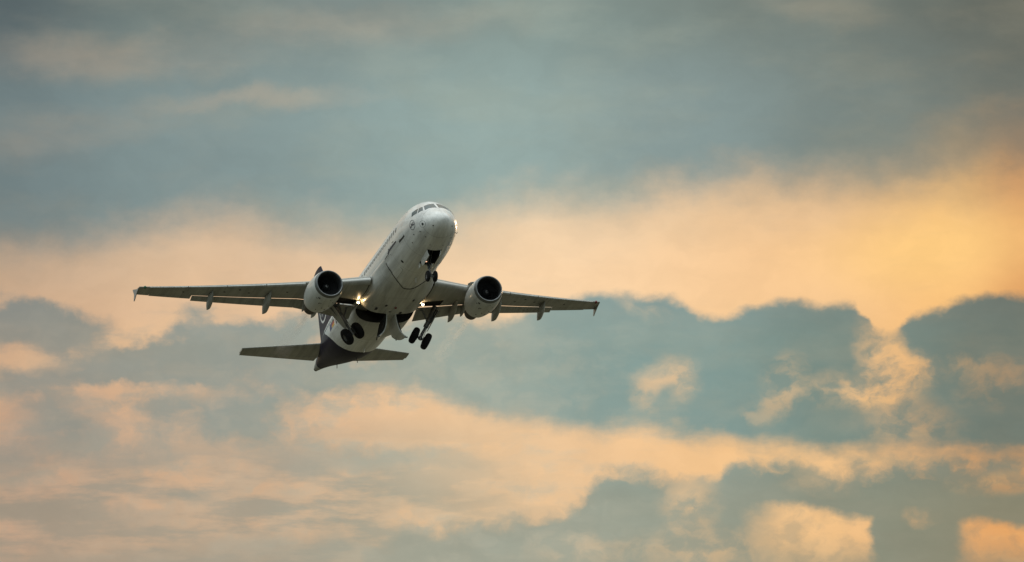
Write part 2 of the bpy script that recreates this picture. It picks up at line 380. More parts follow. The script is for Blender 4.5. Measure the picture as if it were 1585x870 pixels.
DUCT = mat('inlet_liner', (.045, .048, .05), .6, var=.3, vscale=(3, 3, 3))
HOT = mat('burnt_exhaust_metal', (.10, .085, .07), .45, .9, var=.4, vscale=(3, 3, 3))
SPOT = mat('spinner_mark_paint', (.30, .30, .30), .5)
SLAT = mat('slat_bare_metal', (.55, .55, .53), .35, .3, var=.15, vscale=(1, .6, 1))
FENCE = mat('fence_grey_paint', (.36, .36, .36), .4, var=.2, vscale=(1, 1, 1))
PAINTW = mat('white_mark_paint', (.72, .72, .72), .35)
INK = mat('dark_blue_mark_paint', (.018, .024, .05), .4)
RED = mat('flag_red', (.45, .03, .03), .4)
GOLD = mat('flag_gold', (.75, .42, .04), .4)
BLACK = mat('flag_black', (.012, .012, .012), .4)
EUBLUE = mat('flag_blue', (.01, .03, .18), .4)
NAVRED = mat('red_lens', (.16, .010, .010), .2)
NAVGREEN = mat('green_lens', (.05, .16, .10), .12)
LAMP = mat('lit_landing_lamp', (1, .9, .7), .2, emit=((1.0, .84, .55), 16))
LAMPRED = mat('lit_gear_lamp', (1, .6, .4), .2, emit=((1.0, .55, .35), 3))


# ------------------------------------------------------------------ mesh helpers
def Lc(s, y, z): return (BX - s, y, z + 4.0)       # station / port / height  ->  local metres


def build(name, verts, faces, mats, parent=None, mi=None, smooth=True, sharp=35, local=False):
    me = bpy.data.meshes.new(name)
    me.from_pydata([v if local else Lc(*v) for v in verts], [], faces)
    if not isinstance(mats, (list, tuple)): mats = [mats]
    for m in mats: me.materials.append(m)
    if mi: me.polygons.foreach_set('material_index', mi)
    bm = bmesh.new(); bm.from_mesh(me)
    bmesh.ops.remove_doubles(bm, verts=bm.verts, dist=1e-5)
    bmesh.ops.recalc_face_normals(bm, faces=bm.faces)
    bm.to_mesh(me); bm.free()
    if smooth:
        me.polygons.foreach_set('use_smooth', [True] * len(me.polygons))
        me.set_sharp_from_angle(angle=rad(sharp))
    o = bpy.data.objects.new(name, me); C.objects.link(o)
    if parent: o.parent = parent
    return o


class MB:
    """collects pieces that become ONE mesh object"""
    def __init__(s): s.v = []; s.f = []; s.m = []
    def add(s, v, f, m=0):
        k = len(s.v); s.v += [tuple(p) for p in v]; s.f += [tuple(i + k for i in q) for q in f]; s.m += [m] * len(f)
        return s
    def loft(s, rings, m=0, cap=True, closed=True):
        n = len(rings[0]); v = [p for r in rings for p in r]; f = []
        for i in range(len(rings) - 1):
            for j in range(n if closed else n - 1):
                a, b = i * n + j, i * n + (j + 1) % n
                f.append((a, b, b + n, a + n))
        if cap: f += [tuple(range(n)), tuple(range((len(rings) - 1) * n, len(rings) * n))]
        return s.add(v, f, m)
    def tube(s, a, b, r0, r1=None, n=14, m=0):
        a, b = Vector(a), Vector(b); r1 = r0 if r1 is None else r1
        d = (b - a).normalized(); u = d.orthogonal().normalized(); w = d.cross(u)
        R = [[tuple(p + (u * math.cos(t) + w * math.sin(t)) * r) for t in [2 * math.pi * k / n for k in range(n)]] for p, r in ((a, r0), (b, r1))]
        return s.loft(R, m)
    def lathe(s, o, axis, prof, n=40, m=0, cap=False):
        """prof: (distance along the axis, radius); closed loops allowed"""
        o, d = Vector(o), Vector(axis).normalized(); u = d.orthogonal().normalized(); w = d.cross(u)
        R = [[tuple(o + d * x + (u * math.cos(t) + w * math.sin(t)) * max(r, 1e-4)) for t in [2 * math.pi * k / n for k in range(n)]] for x, r in prof]
        return s.loft(R, m, cap)
    def box(s, c, sx, sy, sz, m=0, rot=None, bev=0.0):
        bm = bmesh.new(); bmesh.ops.create_cube(bm, size=1)
        for v in bm.verts: v.co = Vector((v.co.x * sx, v.co.y * sy, v.co.z * sz))
        if bev: bmesh.ops.bevel(bm, geom=bm.edges[:], offset=bev, segments=2, affect='EDGES', profile=.5)
        M_ = rot if rot else Matrix.Identity(3)
        bm.verts.index_update()
        v = [tuple(M_ @ q.co + Vector(c)) for q in bm.verts]; f = [tuple(q.index for q in p.verts) for p in bm.faces]
        bm.free(); return s.add(v, f, m)
    def build(s, name, mats, parent=None, **kw): return build(name, s.v, s.f, mats, parent, mi=s.m, **kw)


def mono(xs, ys):
    """monotone cubic interpolation"""
    xs, ys = np.array(xs, float), np.array(ys, float); h = np.diff(xs); d = np.diff(ys) / h; m = np.zeros(len(xs)); m[0], m[-1] = d[0], d[-1]
    for i in range(1, len(xs) - 1):
        if d[i - 1] * d[i] > 0:
            a, b = 2 * h[i] + h[i - 1], h[i] + 2 * h[i - 1]; m[i] = (a + b) / (a / d[i - 1] + b / d[i])
    def f(x):
        x = min(max(x, xs[0]), xs[-1]); i = min(max(int(np.searchsorted(xs, x)) - 1, 0), len(h) - 1); t = (x - xs[i]) / h[i]
        return float((2*t**3-3*t*t+1)*ys[i] + (t**3-2*t*t+t)*h[i]*m[i] + (-2*t**3+3*t*t)*ys[i+1] + (t**3-t*t)*h[i]*m[i+1])
    return f


# ------------------------------------------------------------------ the ground far below
gm = bpy.data.materials.new('meadow'); gm.use_nodes = True
t = gm.node_tree; b = t.nodes['Principled BSDF']; b.inputs['Roughness'].default_value = .95
co = t.nodes.new('ShaderNodeTexCoord')
nz = node(t, 'ShaderNodeTexNoise', Scale=.03, Detail=8.0, Roughness=.65); t.links.new(co.outputs['Object'], nz.inputs['Vector'])
cr = t.nodes.new('ShaderNodeValToRGB'); cr.color_ramp.elements[0].color = (.044, .042, .022, 1); cr.color_ramp.elements[1].color = (.112, .096, .052, 1)
cr.color_ramp.elements[0].position = .35; cr.color_ramp.elements[1].position = .68
t.links.new(nz.outputs[0], cr.inputs[0]); t.links.new(cr.outputs[0], b.inputs['Base Color'])
R_ = 30000.0
g = MB().add([(R_ * math.cos(a), R_ * math.sin(a), 0) for a in [2 * math.pi * k / 96 for k in range(96)]], [tuple(range(96))]).build('ground', gm, local=True, smooth=False)
g['kind'] = 'structure'

# ------------------------------------------------------------------ the airliner
jet = bpy.data.objects.new('passenger_jet', None); C.objects.link(jet)
jet['label'] = 'white twin engine passenger jet with dark blue tail climbing, its landing gear folding up'
jet['category'] = 'airplane'
# attitude: columns are the forward, port and up directions in the world
def rotv(r):
    r = Vector(r); return Matrix.Rotation(r.length, 3, r.normalized())
cam_R = Matrix(((1, 0, 0), (0, -math.sin(ELEV), -math.cos(ELEV)), (0, math.cos(ELEV), -math.sin(ELEV))))
att = cam_R @ rotv((-.3741, .2953, .0227)) @ Matrix(((0, 1, 0), (0, 0, 1), (1, 0, 0)))
nose_at = cam_R @ Vector((-4.5921, 4.8943, -417.8418)) + CAM
jet.matrix_world = Matrix.Translation(nose_at + att @ Vector((-BX, 0, -4.0))) @ att.to_4x4()

# fuselage profile: stations from the nose; top, bottom, half width
NS = [0, .03, .1, .3, .6, 1.0, 1.5, 2, 2.6, 3.2, 4, 5, 6, 7.5]
q_ = [x ** .5 for x in NS]
n_t = mono(q_, [-.70, -.56, -.42, -.18, .06, .34, .73, 1.14, 1.52, 1.77, 1.95, 2.04, 2.07, 2.07])
n_b = mono(q_, [-.70, -.83, -.95, -1.15, -1.33, -1.50, -1.65, -1.76, -1.86, -1.94, -2.0, -2.05, -2.07, -2.07])
n_w = mono(q_, [0, .19, .35, .60, .84, 1.07, 1.29, 1.46, 1.61, 1.73, 1.85, 1.94, 1.97, 1.975])
TS = [20.5, 22, 23, 24, 25, 26, 27, 28, 29, 30, 31, 32, 33, 33.6, 33.84]
t_t = mono(TS, [2.07, 2.07, 2.07, 2.07, 2.07, 2.06, 2.04, 2.0, 1.93, 1.84, 1.73, 1.6, 1.46, 1.36, 1.28])
t_b = mono(TS, [-2.07, -2.03, -1.93, -1.77, -1.55, -1.29, -1.0, -.70, -.39, -.08, .22, .50, .76, .90, .98])
t_w = mono(TS, [1.975, 1.96, 1.91, 1.83, 1.71, 1.57, 1.4, 1.22, 1.03, .84, .65, .47, .31, .22, .16])
def fus(s):
    if s < 7.5: r = max(s, 0) ** .5; T, B, W = n_t(r), n_b(r), n_w(r)
    elif s > 20.5: T, B, W = t_t(s), t_b(s), t_w(s)
    else: T, B, W = 2.07, -2.07, 1.975
    return (T + B) / 2, (T - B) / 2, W
def surf(s, deg, off=0.0):
    zc, h, w = fus(s); a = rad(deg)
    return (s, (w + off) * math.sin(a), zc + (h + off) * math.cos(a))


def cut(o, cutters):
    for k, c in enumerate(cutters):
        md = o.modifiers.new('cut', 'BOOLEAN'); md.operation = 'DIFFERENCE'; md.solver = 'EXACT'; md.object = c
    bpy.context.view_layer.update()
    me = bpy.data.meshes.new_from_object(o.evaluated_get(bpy.context.evaluated_depsgraph_get()))
    o.modifiers.clear(); o.data = me
    me.polygons.foreach_set('use_smooth', [True] * len(me.polygons)); me.set_sharp_from_angle(angle=rad(35))


def cutter(pts_bottom, depth_vec):
    """prism with dark walls, removed again after cutting"""
    n = len(pts_bottom); top = [tuple(Vector(p) + Vector(depth_vec)) for p in pts_bottom]
    o = MB().loft([pts_bottom, top], 1).build('wheel_bay', [WHITE, DARK], smooth=False)
    return o


def rrect(cx, cy, w, h, r, n=5):
    out = []
    for qx, qy, a0 in ((1, 1, 0), (-1, 1, 90), (-1, -1, 180), (1, -1, 270)):
        for k in range(n):
            a = rad(a0 + 90 * k / (n - 1)); out.append((cx + qx * (w / 2 - r) + r * math.cos(a), cy + qy * (h / 2 - r) + r * math.sin(a)))
    return out


nose_cut = cutter([(s, y, -3.2) for s, y in rrect(4.0, .04, 2.2, 1.04, .06)], (0, 0, 2.3))
well_cuts = [cutter([(s, y, -3.6) for s, y in rrect(14.97, sg * 1.19, 1.80, 1.84, .30)], (0, 0, 2.45)) for sg in (-1, 1)]

ST = [.004, .015, .04, .08, .14, .22, .32, .44, .6, .8] + [1.0 + .2 * k for k in range(30)] + [7.2 + .6 * k for k in range(23)] + [21 + .4 * k for k in range(32)] + [33.6, 33.84]
NR = 96
rings = [[surf(s, 360 * k / NR) for k in range(NR)] for s in ST]
fuselage = MB().loft(rings).build('fuselage', [WHITE, DARK], parent=None)
cut(fuselage, [nose_cut] + well_cuts)
fuselage.parent = jet


def patch(name, outline, mats, parent, off=.008, ring=None, m=0, centre=None):
    """a thin plate moulded to the fuselage; outline = [(station, degrees from the crown)]"""
    cs = sum(p[0] for p in outline) / len(outline); cd = sum(p[1] for p in outline) / len(outline)
    mb = MB(); K = 5; n = len(outline); V_ = []; F_ = []; mi = []
    for k in range(K + 1):
        f = 1 - k / K * .999 if ring is None else (1 - k / K)
        if ring is not None: f = [1, 1 - ring, (1 - ring) * .66, (1 - ring) * .4, (1 - ring) * .2, .001][k]
        V_ += [surf(cs + (s - cs) * f, cd + (d - cd) * f, off) for s, d in outline]
    for k in range(K):
        for j in range(n):
            F_.append((k * n + j, k * n + (j + 1) % n, (k + 1) * n + (j + 1) % n, (k + 1) * n + j)); mi.append(0 if (ring is not None and k == 0) else (1 if ring is not None else 0))
    # the plate's edge drops under the skin, so it has thickness
    base = len(V_); V_ += [surf(s, d, -.01) for s, d in outline]
    for j in range(n): F_.append((j, (j + 1) % n, base + (j + 1) % n, base + j)); mi.append(0)
    return build(name, V_, F_, mats, parent, mi=mi)


def dens(pts, n=5):
    out = []
    for a, b_ in zip(pts, pts[1:] + pts[:1]):
        out += [(a[0] + (b_[0] - a[0]) * k / n, a[1] + (b_[1] - a[1]) * k / n) for k in range(n)]
    return out


for sg in (-1, 1):
    patch('cockpit_window', dens([(1.34, sg * 3.5), (2.0, sg * 3.5), (2.02, sg * 31), (1.54, sg * 41)]), [SEAL, GLASS], fuselage, ring=.07)
    patch('cockpit_window', dens([(1.66, sg * 45), (2.04, sg * 35.5), (2.20, sg * 44), (1.95, sg * 60)]), [SEAL, GLASS], fuselage, ring=.07)
    patch('cockpit_window', dens([(2.04, sg * 60.5), (2.27, sg * 46), (2.75, sg * 60), (2.55, sg * 72)]), [SEAL, GLASS], fuselage, ring=.07)

# cabin windows: one mesh, shared by every copy (the section is constant there)
def win_outline(s0, sg):
    return [(s0 + a, sg * (77.4 + d / 2.05 * 57.3)) for a, d in rrect(0, 0, .25, .36, .11, 4)]
first = {}
for sg in (-1, 1):
    proto = patch('cabin_window', win_outline(8.0, sg), [SEAL, WINDOW], fuselage, ring=.12); first[sg] = proto
    s = 5.25; k = 0
    while s < 26.4:
        if s > 7.5 and s < 20.4:
            if abs(s - 8.0) > .1:
                c = proto.copy(); C.objects.link(c); c.parent = fuselage; c.location.x = 8.0 - s
        else:
            patch('cabin_window', win_outline(s, sg), [SEAL, WINDOW], fuselage, ring=.12)
        s += .5333 if not 13.0 < s < 13.4 else .85
        k += 1
    proto.location.x = 8.0 - 7.9165

# doors: a white panel with a dark gap around it
def zdeg(s, z, sg):
    zc, h, w = fus(s); return sg * math.degrees(math.acos(max(-1, min(1, (z - zc) / h))))
def door(name, s0, s1, z0, z1, sg, r=.14, ring=.035):
    cx, cz = (s0 + s1) / 2, (z0 + z1) / 2
    return patch(name, [(a, zdeg(a, c, sg)) for a, c in rrect(cx, cz, s1 - s0, z1 - z0, r, 5)], [SEAL, WHITE], fuselage, off=.006, ring=ring)
for sg in (-1, 1):
    d1 = door('passenger_door', 3.86, 4.74, -.55, 1.33, sg)
    d2 = door('passenger_door', 26.9, 27.65, -.2, 1.35, sg)
    patch('door_sill', dens([(3.80, sg * 103.5), (3.80, sg * 106.5), (4.80, sg * 108.5), (4.80, sg * 105.5)], 4), SEAL, fuselage, off=.02)
    patch('emergency_exit', [(a, zdeg(a, c, sg)) for a, c in rrect(13.55, .62, .53, 1.0, .12)], [SEAL, WHITE], fuselage, off=.005, ring=.05)
door('cargo_door', 6.9, 8.75, -1.75, -.62, -1, ring=.02); door('cargo_door', 21.0, 22.6, -1.6, -.5, -1, ring=.02)

# the dark name under the forward windows (a hooked stroke at this distance) and small marks, dark ports
def stroke(name, pts, w, material, off=.012, parent=fuselage):
    mb = MB(); V_ = []; F_ = []
    for i, (s, d) in enumerate(pts):
        a = pts[max(i - 1, 0)]; b_ = pts[min(i + 1, len(pts) - 1)]
        tx, ty = (b_[0] - a[0]), (b_[1] - a[1]) * .035; l = math.hypot(tx, ty) or 1
        ww = w[i] if isinstance(w, (list, tuple)) else w
        nx, ny = -ty / l * ww / 2, tx / l * ww / 2 / .035
        V_ += [surf(s + nx, d + ny, off), surf(s - nx, d - ny, off)]
        if i: F_.append((2 * i - 2, 2 * i - 1, 2 * i + 1, 2 * i))
    n = len(V_); V_ += [tuple(Vector(v) * 1) for v in []]
    return mb.add(V_, F_).build(name, material, parent)


def merge(name, objs, parent):
    mb = MB(); mats = []
    for o in objs:
        for m_ in o.data.materials:
            if m_ not in mats: mats.append(m_)
        k = len(mb.v); mb.v += [tuple(v.co) for v in o.data.vertices]
        for p in o.data.polygons: mb.f.append(tuple(i + k for i in p.vertices)); mb.m.append(mats.index(o.data.materials[p.material_index]))
        bpy.data.objects.remove(o)
    return mb.build(name, mats, parent, local=True)


for sg in (-1,):
    segs = [stroke('name', [(5.30, sg * 100.2), (5.9, sg * 100.0), (6.5, sg * 99.9), (7.08, sg * 100.2)], [.10, .13, .15, .15], INK),
            stroke('name', [(7.10, sg * 96.0), (7.02, sg * 98.3), (7.10, sg * 100.3), (7.42, sg * 103.6)], [.10, .12, .17, .16], INK)]
    for k, (s, h) in enumerate(((5.42, 1.4), (5.62, 2.4), (5.80, 1.6), (6.0, 2.6), (6.22, 1.6), (6.42, 1.5), (6.62, 2.2), (6.82, 1.5))):
        segs.append(stroke('name', [(s, sg * 100), (s + .03, sg * (100 - h))], .07, INK))
    merge('name_lettering', segs, fuselage)
    stroke('stencil_mark', [(7.5, sg * 104.2), (8.1, sg * 104.6), (8.7, sg * 104.9)], .045, SEAL)
    stroke('stencil_mark', [(5.8, sg * 93.6), (6.2, sg * 93.6)], .045, WINDOW)


def disc_patch(s, d, r, sg, n=20): return [(s + r * math.cos(2 * math.pi * k / n), sg * (d + r * math.sin(2 * math.pi * k / n) / fus(s)[2] * 57.3)) for k in range(n)]
def ring_stroke(s, d, r, w, sg, material, squash=1.0):
    n = 28; return stroke('ring', [(s + r * math.cos(2 * math.pi * k / n), sg * (d + r * squash * math.sin(2 * math.pi * k / n) / fus(s)[2] * 57.3)) for k in range(n + 1)], w, material)
for sg in (-1, 1):
    # bird in a ring beside the cockpit
    s0, d0 = 2.42, 93.0
    segs = [ring_stroke(s0, d0, .33, .035, sg, INK)]
    wgs = [[(-.27, -.02), (-.10, .03), (.05, .02)], [(.05, .02), (.18, .10), (.28, .16)], [(-.02, .03), (-.12, -.12), (-.16, -.20)], [(.02, .03), (.10, -.06), (.13, -.13)]]
    for wg in wgs:
        segs.append(stroke('bird', [(s0 + a, sg * (d0 + c / fus(s0)[2] * 57.3)) for a, c in wg], [.06, .11, .05], INK))
    merge('bird_emblem', segs, fuselage)
    # static plate
    segs = [ring_stroke(1.27, 98, .27, .02, sg, WINDOW), patch('p', disc_patch(1.27, 98, .10, sg), SEAL, fuselage, off=.012)]
    merge('static_plate', segs, fuselage)
    for s, d, r in ((.57, 126, .045), (2.6, 116, .05), (3.3, 128, .045), (1.75, 140, .045), (2.3, 163, .03)):
        patch('static_port', disc_patch(s, d, r, sg, 12), SEAL, fuselage, off=.012)
    patch('outflow_port', disc_patch(6.07, 136.7, .12, sg, 16), SEAL, fuselage, off=.012)
    # pitot probes
    a = Vector(surf(1.75, sg * 118)); nrm = (Vector(surf(1.75, sg * 118, .2)) - a).normalized()
    MB().tube(a, a + nrm * .12, .02).tube(a + nrm * .12 + Vector((.08, 0, 0)), a + nrm * .12 - Vector((.22, 0, 0)), .014).build('pitot_probe', STEEL, fuselage)

# the flags and the registration behind the wing
def zpatch(name, s0, s1, z0, z1, sg, material, skew=0.0):
    q = dens([(s0, zdeg(s0, z0, sg)), (s0 + skew, zdeg(s0, z1, sg)), (s1 + skew, zdeg(s1, z1, sg)), (s1, zdeg(s1, z0, sg))], 4)
    return patch(name, q, material, fuselage, off=.010)
GLY = {'D': ['110', '101', '101', '101', '110'], '-': ['000', '000', '111', '000', '000'], 'A': ['010', '101', '111', '101', '101'], 'I': ['1', '1', '1', '1', '1']}
for sg in (-1, 1):
    fl = [zpatch('f', 21.55, 22.25, z, z + .155, sg, m_) for z, m_ in ((-.20, GOLD), (-.045, RED), (.11, BLACK))]
    fl.append(zpatch('f', 22.35, 22.95, -.20, .265, sg, EUBLUE))
    merge('flag_marking', fl, fuselage)
    cells = []; cs = 19.3
    txt = 'D-AI'
    if sg > 0: seq = txt[::-1]
    for ch in (txt if sg > 0 else txt[::-1]):
        gl = GLY[ch]; wdt = len(gl[0])
        for r_, row_ in enumerate(gl):
            for c_, bit in enumerate(row_):
                if bit == '1':
                    cc = c_ if sg > 0 else wdt - 1 - c_
                    cells.append(zpatch('c', cs + cc * .15, cs + cc * .15 + .15, .30 - r_ * .12 - .12, .30 - r_ * .12, sg, INK))
        cs += wdt * .15 + .13
    merge('registration_lettering', cells, fuselage)

# antennas and drain masts under the belly and on the back
def blade(name, s, deg, h, c, parent=fuselage, m=None):
    a = Vector(surf(s, deg, -.01)); u = (Vector(surf(s, deg, .5)) - a).normalized(); f = Vector((1, 0, 0)); w = u.cross(f).normalized() * .02
    R = []
    for k, (hh, sc, sh) in enumerate(((0, 1, 0), (h, .55, c * .5))):
        b_ = a + u * hh + f * sh
        R.append([tuple(b_ + f * (x * c * sc) + w * y) for x, y in ((-.5, 0), (-.2, 1), (.3, .8), (.5, 0), (.3, -.8), (-.2, -1))])
    return MB().loft(R).build(name, m or WHITE, parent)
blade('antenna', 7.6, 180, .30, .35); blade('antenna', 21.2, 180, .28, .35); blade('antenna', 7.0, 0, .28, .4); blade('antenna', 17.5, 0, .3, .4)
blade('drain_mast', 24.2, 171, .28, .18, m=SEAL); blade('drain_mast', 28.5, 178, .25, .2, m=SEAL)
# the tail end: auxiliary exhaust
MB().lathe((33.80, 0, 1.13), (1, 0, 0), [(0, .17), (.16, .15), (.16, .12), (-.1, .11), (-.1, .001)]).build('auxiliary_exhaust', HOT, fuselage)
MB().box((31.9, -.28, .72), .5, .12, .22, bev=.05).build('auxiliary_air_intake', DARK, fuselage)

# ------------------------------------------------------------------ belly fairing
def sst(x): x = min(max(x, 0), 1); return x * x * (3 - 2 * x)
def seam(deg): return float(np.interp(abs((deg + 180) % 360 - 180), [112, 130, 143, 156, 169, 174, 180], [0, .06, .34, .75, 1.30, 1.36, 1.36]))
def fair_pt(s, deg):
    deg = (deg + 180) % 360 - 180
    d = abs(deg); sgn = 1 if deg >= 0 else -1             # 0 crown .. 180 keel
    if d < 97: return surf(s, deg, -.06)
    sh = seam(d)
    side = sst((d - 97) / 9)
    wgt = sst((s - 8.2 - sh) / 2.7) * (1 - sst((s - 17.6) / 2.9)) * side
    lip = .035 if s > 8.3 + sh - 1e-6 else 0
    base = Vector(surf(s, deg, -.06 + side * (.06 + lip) * (1 - sst((s - 17.6) / 2.9))))
    al = rad((d - 97) / 83 * 90); n_ = 3.4; W_, H_ = 2.20, 1.85
    r_ = ((math.cos(al) / W_) ** n_ + (math.sin(al) / H_) ** n_) ** (-1 / n_)
    box_ = Vector((s, sgn * r_ * math.cos(al), -.35 - r_ * math.sin(al)))
    return tuple(base.lerp(box_, wgt))
def fair_deg(s, y):
    """angle of the fairing point at half width y on the belly"""
    return min(np.linspace(110, 180, 400), key=lambda d: abs(fair_pt(s, d)[1] - y))
FS = [8.15, 8.22, 8.26, 8.29, 8.301, 8.33, 8.38, 8.45, 8.55] + [8.7 + .2 * k for k in range(14)] + [11.5 + .4 * k for k in range(23)] + [20.7]
def fair_ring(s): return [fair_pt(s + seam(2 * k) * (1 - sst((s - 8.31) / 4)), 2 * k) for k in range(180)]
fairing = MB().loft([fair_ring(s) for s in FS]).build('belly_fairing', [FAIR, DARK])
cut(fairing, well_cuts); fairing.parent = jet
for c in [nose_cut] + well_cuts: bpy.data.objects.remove(c)
V_ = []; F_ = []
for k in range(61):
    dg = 112 + (248 - 112) * k / 60; s = 8.29 + seam(dg)
    V_ += [surf(s - .03, dg, .006), surf(s - .03, dg, .03), surf(s + .012, dg, .04), surf(s + .012, dg, .006)]
    if k: F_ += [tuple(4 * (k - 1) + q for q in (a, (a + 1) % 4)) + tuple(4 * k + q for q in ((a + 1) % 4, a)) for a in range(4)]
MB().add(V_, F_).build('fairing_seal', SEAL, fairing)
for s, y, w_, l_ in ((12.6, -.75, .16, .30), (13.7, -.2, .14, .14), (13.9, .6, .18, .40), (13.4, -1.25, .18, .42), (11.5, .9, .12, .3)):
    best = min((fair_pt(s, 180 + dg) for dg in np.linspace(-40, 40, 401)), key=lambda p: abs(p[1] - y))
    MB().box((best[0], best[1], best[2] - .005), l_, w_, .05, bev=.02).build('belly_inlet', SEAL, fairing)

# ------------------------------------------------------------------ wings
def wle(y): return 10.6 + (abs(y) - 1.975) * .52
def wte(y): y = abs(y); return 16.75 if y < 6.3 else 16.75 + (y - 6.3) * .29
def wz(y): y = abs(y); return -1.0 + (y - 2) * .089 + .55 * ((y - 2) / 14.6) ** 2
tck = mono([0, 2, 6.3, 16.8], [.155, .15, .118, .105])
twi = mono([0, 2, 6.3, 16.8], [2.8, 2.6, .8, -.4])


def foil(y, x0=0.0, xu=1.0, xl=1.0, n=16, sg=1, dz=0.0, grow=1.0):
    """closed airfoil loop at span station y between chord fractions (upper surface to xu, lower surface to xl)"""
    c = wte(y) - wle(y); tk = tck(abs(y)); a = rad(twi(abs(y)))
    def th(x): return 5 * tk * (.2969 * x ** .5 - .126 * x - .3516 * x * x + .2843 * x ** 3 - .1036 * x ** 4)
    def cam_(x): return .02 * math.sin(math.pi * x ** 1.5)
    P_ = []
    for k in range(n + 1):
        x = xu + (x0 - xu) * (1 - math.cos(math.pi * (k / n) / 2) if x0 == 0 else k / n); x = max(x, 0)
        x = x0 + (xu - x0) * (1 - k / n) ** 2; P_.append((x, cam_(x) + th(x) * grow))
    for k in range(1, n + 1):
        x = x0 + (xl - x0) * (k / n) ** 2; P_.append((x, cam_(x) - th(x) * grow))
    out = []
    for x, z in P_:
        X_, Z_ = (x - .3) * c, z * c
        out.append((wle(y) + .3 * c + X_ * math.cos(a) + Z_ * math.sin(a), sg * abs(y), wz(y) - X_ * math.sin(a) + Z_ * math.cos(a) + dz))
    return out


def lowpt(y, x, sg=1, d=0.0):
    """a point of the wing's lower skin at chord fraction x"""
    return Vector(foil(y, 0, 1, x, sg=sg)[-1]) + Vector((0, 0, -d))


def span(a, b_, n): return [a + (b_ - a) * k / n for k in range(n + 1)]


